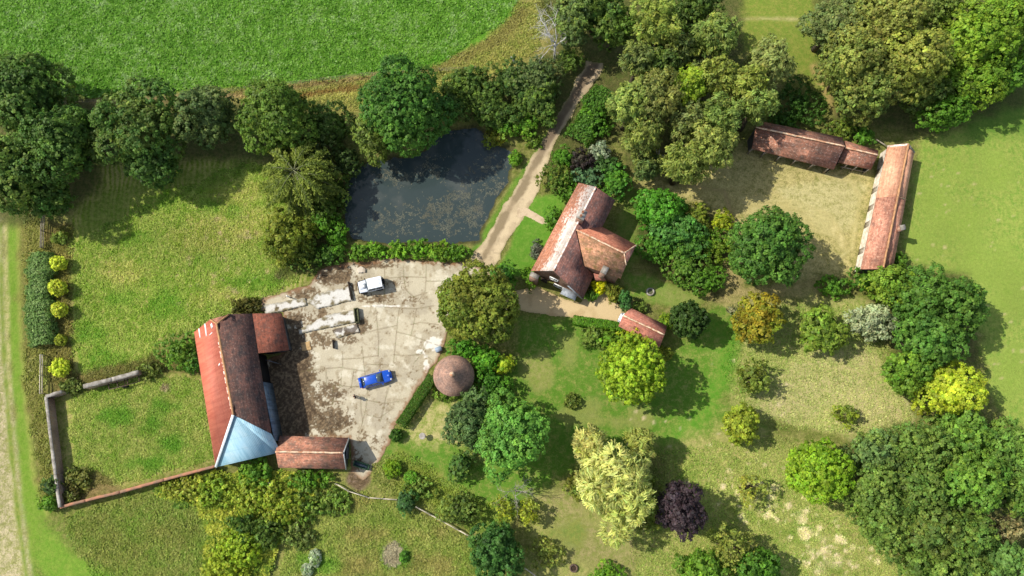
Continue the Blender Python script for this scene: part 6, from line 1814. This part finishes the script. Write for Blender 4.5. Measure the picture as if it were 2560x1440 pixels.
# lower right wood
WG, WG2 = (112, 138, 66), (136, 156, 74)
for L_, x, y, rx, ry, h, c1, c2 in (
    ('grey green tree at the north west corner of the lower wood', 2190, 1130, 72, 56, 9, (112, 138, 84), WG2),
    ('green tree on the west side of the lower wood beside the lime tree', 2190, 1230, 78, 66, 10, WG, WG2),
    ('leafy tree at the north side of the lower wood', 2300, 1120, 76, 62, 10, (112, 140, 68), WG2),
    ('bright green tree at the north of the lower wood below the yellow maple', 2405, 1085, 72, 60, 10, (112, 148, 66), (134, 164, 68)),
    ('pale green tree at the right edge of the lower wood', 2510, 1120, 70, 70, 10.5, (118, 152, 72), (136, 164, 74)),
    ('dark tree in the centre of the lower wood', 2290, 1225, 76, 66, 11, (102, 130, 62), WG2),
    ('fresh green tree in the right middle of the lower wood', 2420, 1200, 84, 74, 11.5, (106, 146, 60), (134, 164, 66)),
    ('dull green tree on the south west edge of the lower wood', 2215, 1320, 72, 62, 9.5, WG, WG2),
    ('olive topped tree in the south of the lower wood', 2320, 1320, 78, 70, 11, (104, 130, 66), (138, 148, 70)),
    ('shaded green tree in the south middle of the lower wood', 2405, 1330, 72, 66, 10.5, (102, 132, 60), WG2),
    ('green tree at the bottom edge of the lower wood', 2330, 1410, 80, 52, 9.5, (106, 134, 62), WG2),
    ('bright green tree in the bottom right corner', 2500, 1405, 74, 52, 9, (116, 152, 82), (130, 160, 84)),
    ('green tree on the right frame edge of the lower wood', 2545, 1225, 52, 66, 10, (102, 142, 62), WG2),
    ('dark tree at the bottom of the wood left of the corner tree', 2425, 1425, 52, 40, 9, (98, 128, 60), WG2)):
    tree(L_, x, y, rx, ry, h, 'dense', c1, c2, .35)
tree('pinkish brown dying tree among the green of the lower wood', 2512, 1325, 44, 46, 8, 'loose', (158, 142, 104), (140, 140, 88), .3)
tree('pale olive tree at the bottom edge of the orchard', 1832, 1368, 64, 56, 7, 'loose', (160, 160, 84), (138, 148, 66), .4)
tree('green tree at the bottom edge under the pale olive tree', 1760, 1422, 66, 42, 6.5, 'oak', (108, 144, 50), BG2, .35)
tree('dark green tree at the bottom edge right of the pale olive tree', 1890, 1420, 66, 40, 7, 'oak', (86, 126, 48), BG, .35)
bush('bright green bush at the bottom edge by the dark ring', 1515, 1432, 44, 20, 2, (112, 156, 48), BG2)
# left side
hedge('tall grey green privet hedge along the left boundary', [(104, 634), (100, 690), (98, 745), (102, 800), (106, 862)], 3.3, 1.6, (150, 172, 114), (118, 148, 84), .27, 110, rough=.4, wild=.35)
for L_, x, y, r_, h_, c1 in (('topmost of the golden clipped bushes beside the privet hedge', 146, 658, 17, 2.6, (226, 228, 84)), ('second golden clipped bush from the top beside the privet hedge', 144, 719, 19, 2.8, (226, 226, 88)),
                       ('third golden clipped bush beside the privet hedge', 149, 774, 17, 2.6, (228, 224, 88)), ('small dull green clipped bush below the three golden ones', 152, 850, 12, 1.6, (146, 152, 56)),
                       ('largest golden clipped bush nearest the garden wall', 150, 919, 22, 2.3, (222, 226, 78))):
    bush(L_, x, y, r_, r_, h_, c1, (196, 206, 70), sty='clip', group='golden bushes along the paddock edge', name='clipped_bush')
bush('small scrub bush at the paddock corner under the oaks', 148, 596, 18, 16, 1.2, (124, 142, 56), OL)
bush('green ivy bush climbing the west wall of the barn', 448, 880, 52, 48, 3.4, (122, 158, 60), (104, 148, 58), name='ivy_bush')
bush('green ivy on the barn wall foot', 484, 905, 18, 26, 3, (92, 142, 60), BG, name='ivy_bush')
bush('dark bush over the south west wall corner', 130, 1214, 23, 22, 2.4, (72, 100, 54), MG2)
bush('bright green bush outside the wall corner', 124, 1256, 20, 24, 2, (112, 148, 52), BG)
bush('straw coloured weeds in the south west corner of the walled garden', 195, 1196, 32, 24, 1.0, (140, 136, 72), (112, 124, 56), sty='loose')
bush('dark weeds along the wall at the walled garden corner', 176, 1240, 22, 16, 1.0, (104, 96, 52), OL, sty='loose')
bush('rank weeds between the wall stub and the corner', 180, 965, 30, 14, 1.0, (96, 104, 50), OL, sty='loose')
bush('rank weeds at the east end of the wall stub', 375, 925, 22, 20, 1.0, (104, 108, 54), OL, sty='loose')
bush('brown green scrub against the north end of the barn', 615, 768, 40, 18, 1.0, (104, 98, 46), (84, 92, 42), sty='loose')
# pond surround
tree('olive willow scrub on the west bank between paddock and pond', 718, 590, 62, 70, 6, 'birch', (124, 136, 52), (142, 148, 60), .4, low=.05)
bush('dark shrub on the west bank below the feathery tree', 800, 520, 52, 40, 4, (80, 104, 42), (112, 132, 50))
bush('bright green bush at the south west water edge', 800, 552, 36, 30, 3, (96, 150, 46), BG2)
bush('green bush on the water edge of the west bank', 845, 590, 26, 46, 2.4, (100, 148, 44), BG)
bush('dark green bush at the corner of yard and paddock', 760, 640, 52, 36, 3.6, (84, 108, 44), (116, 132, 50))
bush('shaded bush by the top corner of the yard', 820, 636, 40, 26, 2.6, (78, 112, 42), BG)
bush('dark shrub on the west bank close to the water', 845, 480, 28, 50, 2.6, (76, 104, 42), MG2)
for L_, x, y, rx, c1 in (('leftmost green bush of the yard side pond bank', 898, 630, 26, (110, 148, 48)), ('bright bush second along the south pond bank', 945, 626, 30, (124, 168, 50)),
                      ('pale green bush third along the south pond bank', 995, 624, 30, (128, 166, 52)), ('bright leafy bush in the middle of the south pond bank', 1045, 622, 32, (126, 172, 50)),
                      ('yellowish green bush on the south pond bank', 1095, 628, 30, (138, 170, 54)), ('darker green bush at the track end of the south pond bank', 1145, 632, 36, (104, 142, 46))):
    bush(L_, x, y, rx, 22, 1.9, c1, (96, 138, 44), group='bushes along the south bank of the pond')
# bramble thicket below the barn
BY, BY2 = (168, 182, 66), (132, 160, 56)
for L_, x, y, rx, ry, h, c1, c2 in (
    ('yellowing bramble along the garden wall', 470, 1222, 62, 24, 1.2, (154, 166, 62), (186, 182, 76)),
    ('yellow bramble mound under the blue roof', 545, 1232, 54, 38, 1.8, BY, BY2),
    ('green elder bush under the blue barn end', 638, 1180, 40, 30, 2.4, (108, 154, 58), BG2),
    ('green bramble below the cart shed', 775, 1200, 46, 24, 1.4, (112, 142, 56), BG),
    ('olive bramble mound in the middle of the thicket', 640, 1240, 58, 42, 2.2, (148, 170, 62), (180, 184, 72)),
    ('yellow orange bramble right of the thicket middle', 705, 1262, 52, 36, 2.2, (168, 174, 64), BY2),
    ('dark bush in the heart of the bramble thicket', 608, 1318, 32, 30, 2.8, (84, 118, 52), MG2),
    ('dark green bush at the shaded side of the thicket', 660, 1330, 40, 36, 2.6, (82, 108, 46), MG2),
    ('bright yellow green shrub at the bottom of the thicket', 592, 1372, 54, 48, 3, (172, 190, 60), (152, 176, 56)),
    ('yellow shrub at the bottom edge of the thicket', 560, 1422, 54, 34, 2.8, (178, 188, 62), (156, 170, 60)),
    ('green weeds on the right slope of the thicket', 760, 1262, 46, 40, 1.4, (112, 144, 56), OL),
    ('rough green weeds below the fence start', 840, 1255, 40, 28, 1.0, (120, 150, 60), OL),
    ('grey green thistle clump right of the thicket', 745, 1340, 36, 30, 1.2, (118, 130, 72), OL)):
    bush(L_, x, y, rx, ry, h, c1, c2, mix2=.4, name='bramble', cat='bush', sty='tangle', wob=.8)
for L_, x, y, rx, ry in (('white flowering weeds in the rough meadow', 788, 1395, 13, 20), ('smaller white flowering weeds at the bottom edge of the meadow', 768, 1425, 14, 14)):
    bush(L_, x, y, rx, ry, .9, (196, 200, 180), (118, 146, 70), mix2=.35, sty='clip', name='flowering_weed', cat='plant', trunk=True)
bush('dark weeds on the bare soil heap in the meadow', 1010, 1392, 10, 10, .6, (84, 128, 48), BG, name='weed', cat='plant')
bush('grey green thorn on the open lawn', 1430, 1002, 13, 18, 1.2, (118, 130, 60), OL, sty='loose')
# ------------------------------------------------------------------ water
wm, nt, b = new_mat('pond water')
b.inputs['Base Color'].default_value = (.03, .04, .045, 1)
b.inputs['Roughness'].default_value = .10
b.inputs['Specular IOR Level'].default_value = .38
b.inputs['IOR'].default_value = 1.333
co = geo_pos(nt)
silt = ramp(nt, noise(nt, co, .16, 4, .6), .5, .66)
nt.links.new(mixc(nt, mth(nt, 'MULTIPLY', silt, .55), (.032, .046, .045), (.085, .090, .080)), b.inputs['Base Color'])
bump(nt, b, noise(nt, co, 2.2, 3, .5), .06, .05)
WZ = -.32
P = gp([(850, 440), (880, 400), (1000, 370), (1080, 320), (1200, 300), (1310, 370), (1290, 480), (1210, 625), (1000, 625), (860, 620), (845, 500)])
tag(MB().add([(x, y, WZ) for x, y in P][::-1] if False else [(x, y, WZ) for x, y in P], [list(range(len(P)))[::-1]]).build('pond', wm), 'dark still pond beside the farm track', kind='structure')
me = bpy.data.objects['pond'].data
if me.polygons[0].normal.z < 0: me.flip_normals()
# floating weed
rg = np.random.default_rng(77)
n = 260000
lo, hi = np.min(P, 0), np.max(P, 0)
x = rg.uniform(lo[0], hi[0], n); y = rg.uniform(lo[1], hi[1], n)
dens = np.zeros(n)
for bx, by, rx, ry, a in ((980, 440, 70, 26, .9), (1060, 425, 60, 30, .8), (1130, 540, 140, 70, .85), (1230, 440, 60, 70, .7), (1000, 560, 110, 40, .75), (900, 580, 40, 30, .5), (1180, 480, 70, 60, .6), (1080, 390, 40, 20, .4)):
    w = W(bx, by, WZ); s = ppm(bx, by)
    dens = np.maximum(dens, a * (1 - sstep(.3, 1.25, np.hypot((x - w.x) / (rx / s), (y - w.y) / (ry / s)))))
pn_ = fbm(x, y, .9, 201, 5)
keep = (poly_sdf(x, y, POND) < -.15) & (rg.random(n) < np.clip(dens * .5 + (pn_ - .5) * .9 + (fbm(x, y, .4, 231, 3) - .5) * 1.0 - .27, 0, .26))
x, y = x[keep], y[keep]; n = len(x)
c = np.tile(np.array(lin((138, 138, 116))) * .66, (n, 1)) * (1 + rg.normal(0, .25, (n, 1)))
br = sstep(.5, .7, fbm(x, y, 2.5, 221, 3))[:, None]
c = c * (1 - br * .4) + np.array(lin((112, 104, 78))) * .6 * br * .4
V, F, C = leafquads(np.stack((x, y, np.full(n, WZ + .012)), 1), np.tile((0, 0, 1.), (n, 1)) + rg.normal(0, .03, (n, 3)), unit(rg, n), rg.uniform(.06, .17, n), rg.uniform(.05, .12, n), np.clip(c, .003, 1))
V[:, 2] = np.maximum(V[:, 2], WZ + .006)
tag(np_mesh('pond_weed', V, F, M['grass'], colors=C), 'pale floating weed scattered over the pond', 'weed', kind='stuff')

# ------------------------------------------------------------------ long grass and crop leaves
def scatter(name, label, polys, n, size, cols, tilt=.8, seed=1, patch=3.0, thr=.3, zbase=0.0, avoid=True, wid=.3):
    rg = np.random.default_rng(seed)
    px, py = [], []
    for pts, share in polys:
        P = gp(pts); lo, hi = np.min(P, 0), np.max(P, 0)
        lo = np.maximum(lo, (-92, -24)); hi = np.minimum(hi, (92, 84))
        m = int(n * share); x = rg.uniform(lo[0], hi[0], m * 3); y = rg.uniform(lo[1], hi[1], m * 3)
        k = (poly_sdf(x, y, P) + (fbm(x, y, 2, 5, 3) - .5) * 2 < 0) & (fbm(x, y, patch, seed + 3, 4) > thr)
        px.append(x[k][:m]); py.append(y[k][:m])
    x = np.concatenate(px); y = np.concatenate(py)
    k = poly_sdf(x, y, POND) > .8
    x, y = x[k], y[k]; m = len(x); kk = 3
    sz = size * rg.uniform(.5, 1.4, m) * (.7 + .7 * fbm(x, y, 1.2, seed + 9, 3))
    t = .7 * fbm(x, y, .6, seed + 21, 3) + .3 * fbm(x, y, 3.0, seed + 27, 3)
    ci = np.clip((t + rg.normal(0, .09, m) - .30) / .4, 0, .999) * ((len(cols) if cols else 2) - 1)
    cl = np.array([lin(c) for c in cols]) * .95 if cols else None
    i0 = ci.astype(int); f = (ci - i0)[:, None]
    if cols: base = cl[i0] * (1 - f) + cl[np.minimum(i0 + 1, len(cols) - 1)] * f
    else:                                         # the sward's own colours where each tuft grows
        gi = np.clip(np.searchsorted(gy, y), 0, ny - 1) * nx + np.clip(np.searchsorted(gx, x), 0, nx - 1)
        f = np.clip(f * .9 + .05, 0, 1)
        base = (ca[gi] * (1 - f) + cb[gi] * f) * (np.array((1.52, 1.68, 1.4)) if name == 'long_grass' else np.array((1.40, 1.66, 1.32)))
    base = np.repeat(base, kk, 0) * (1 + rg.normal(0, .16, (m * kk, 1)))
    a = rg.uniform(0, 2 * PI, m * kk); S = np.repeat(sz, kk)
    el = rg.normal(tilt, .25, m * kk)
    d = np.stack((np.cos(a) * np.cos(el), np.sin(a) * np.cos(el), np.sin(el)), 1)
    pos = np.repeat(np.stack((x, y, np.full(m, zbase)), 1), kk, 0) + d * (S / 2)[:, None]
    nr = np.stack((-np.cos(a) * np.sin(el), -np.sin(a) * np.sin(el), np.cos(el)), 1) + rg.normal(0, .2, (m * kk, 3))
    V, F, C = leafquads(pos, nr, d, S, S * wid * rg.uniform(.7, 1.3, m * kk), np.clip(base, .003, 1))
    return tag(np_mesh(name, V, F, M['grass'], colors=C), label, kind='stuff', cat='grass')
scatter('crop_leaves', 'leafy green crop covering the upper field', [([(-100, -60), (1320, -60), (1262, 50), (1120, 146), (900, 184), (560, 218), (230, 242), (-60, 232)], 1.0)], 70000, .30,
        ((92, 140, 38), (110, 160, 48), (130, 174, 60), (146, 178, 104)), .25, 11, 2.0, .2, wid=.6)
scatter('long_grass', 'tall rank grass on the verges and rough meadow', [
    ([(60, 520), (118, 520), (112, 900), (130, 1180), (146, 1290), (100, 1250), (66, 940)], .10), ([(116, 600), (176, 560), (182, 900), (200, 960), (118, 960)], .07),
    ([(150, 1290), (500, 1200), (620, 1280), (600, 1460), (250, 1460)], .28), ([(830, 1210), (1000, 1260), (1180, 1350), (1260, 1460), (700, 1460), (720, 1300)], .30),
    ([(560, 222), (900, 190), (1150, 130), (1310, 0), (1400, 0), (1330, 130), (1260, 180), (1100, 235), (870, 275), (640, 270)], .16), ([(1000, 1130), (1120, 1200), (1240, 1280), (1180, 1330), (940, 1230), (930, 1170)], .09)],
    60000, .34, None, .26, 21, 2.4, .0)
scatter('pasture_tufts', 'tufted pasture grass of the paddock and walled garden', [
    ([(190, 600), (420, 480), (640, 400), (760, 540), (700, 640), (760, 700), (650, 745), (490, 825), (395, 850), (400, 925), (200, 945), (176, 740)], .66), ([(175, 985), (400, 935), (500, 945), (535, 1145), (180, 1240)], .34)],
    56000, .25, None, .38, 31, 1.6, .0)
scatter('bramble_cover', 'low yellow green bramble and nettle growth filling the thicket below the barn', [
    ([(370, 1222), (545, 1185), (700, 1180), (800, 1195), (770, 1270), (720, 1310), (680, 1400), (640, 1470), (500, 1470), (530, 1340), (500, 1262), (420, 1250)], 1.0)],
    15000, .42, ((104, 136, 48), (140, 160, 56), (176, 184, 66), (196, 196, 84)), .3, 51, 2.0, .25, zbase=.25, wid=.55)
scatter('orchard_grass', 'dry tufted grass of the orchard and lower slope', [
    ([(1800, 900), (1860, 760), (2200, 760), (2230, 900), (2290, 1040), (2250, 1105), (1960, 1070), (1850, 1030)], .4), ([(1640, 1130), (1960, 1090), (2110, 1120), (2140, 1240), (2300, 1460), (1560, 1460)], .6)],
    26000, .24, None, .4, 41, 1.8, .0)
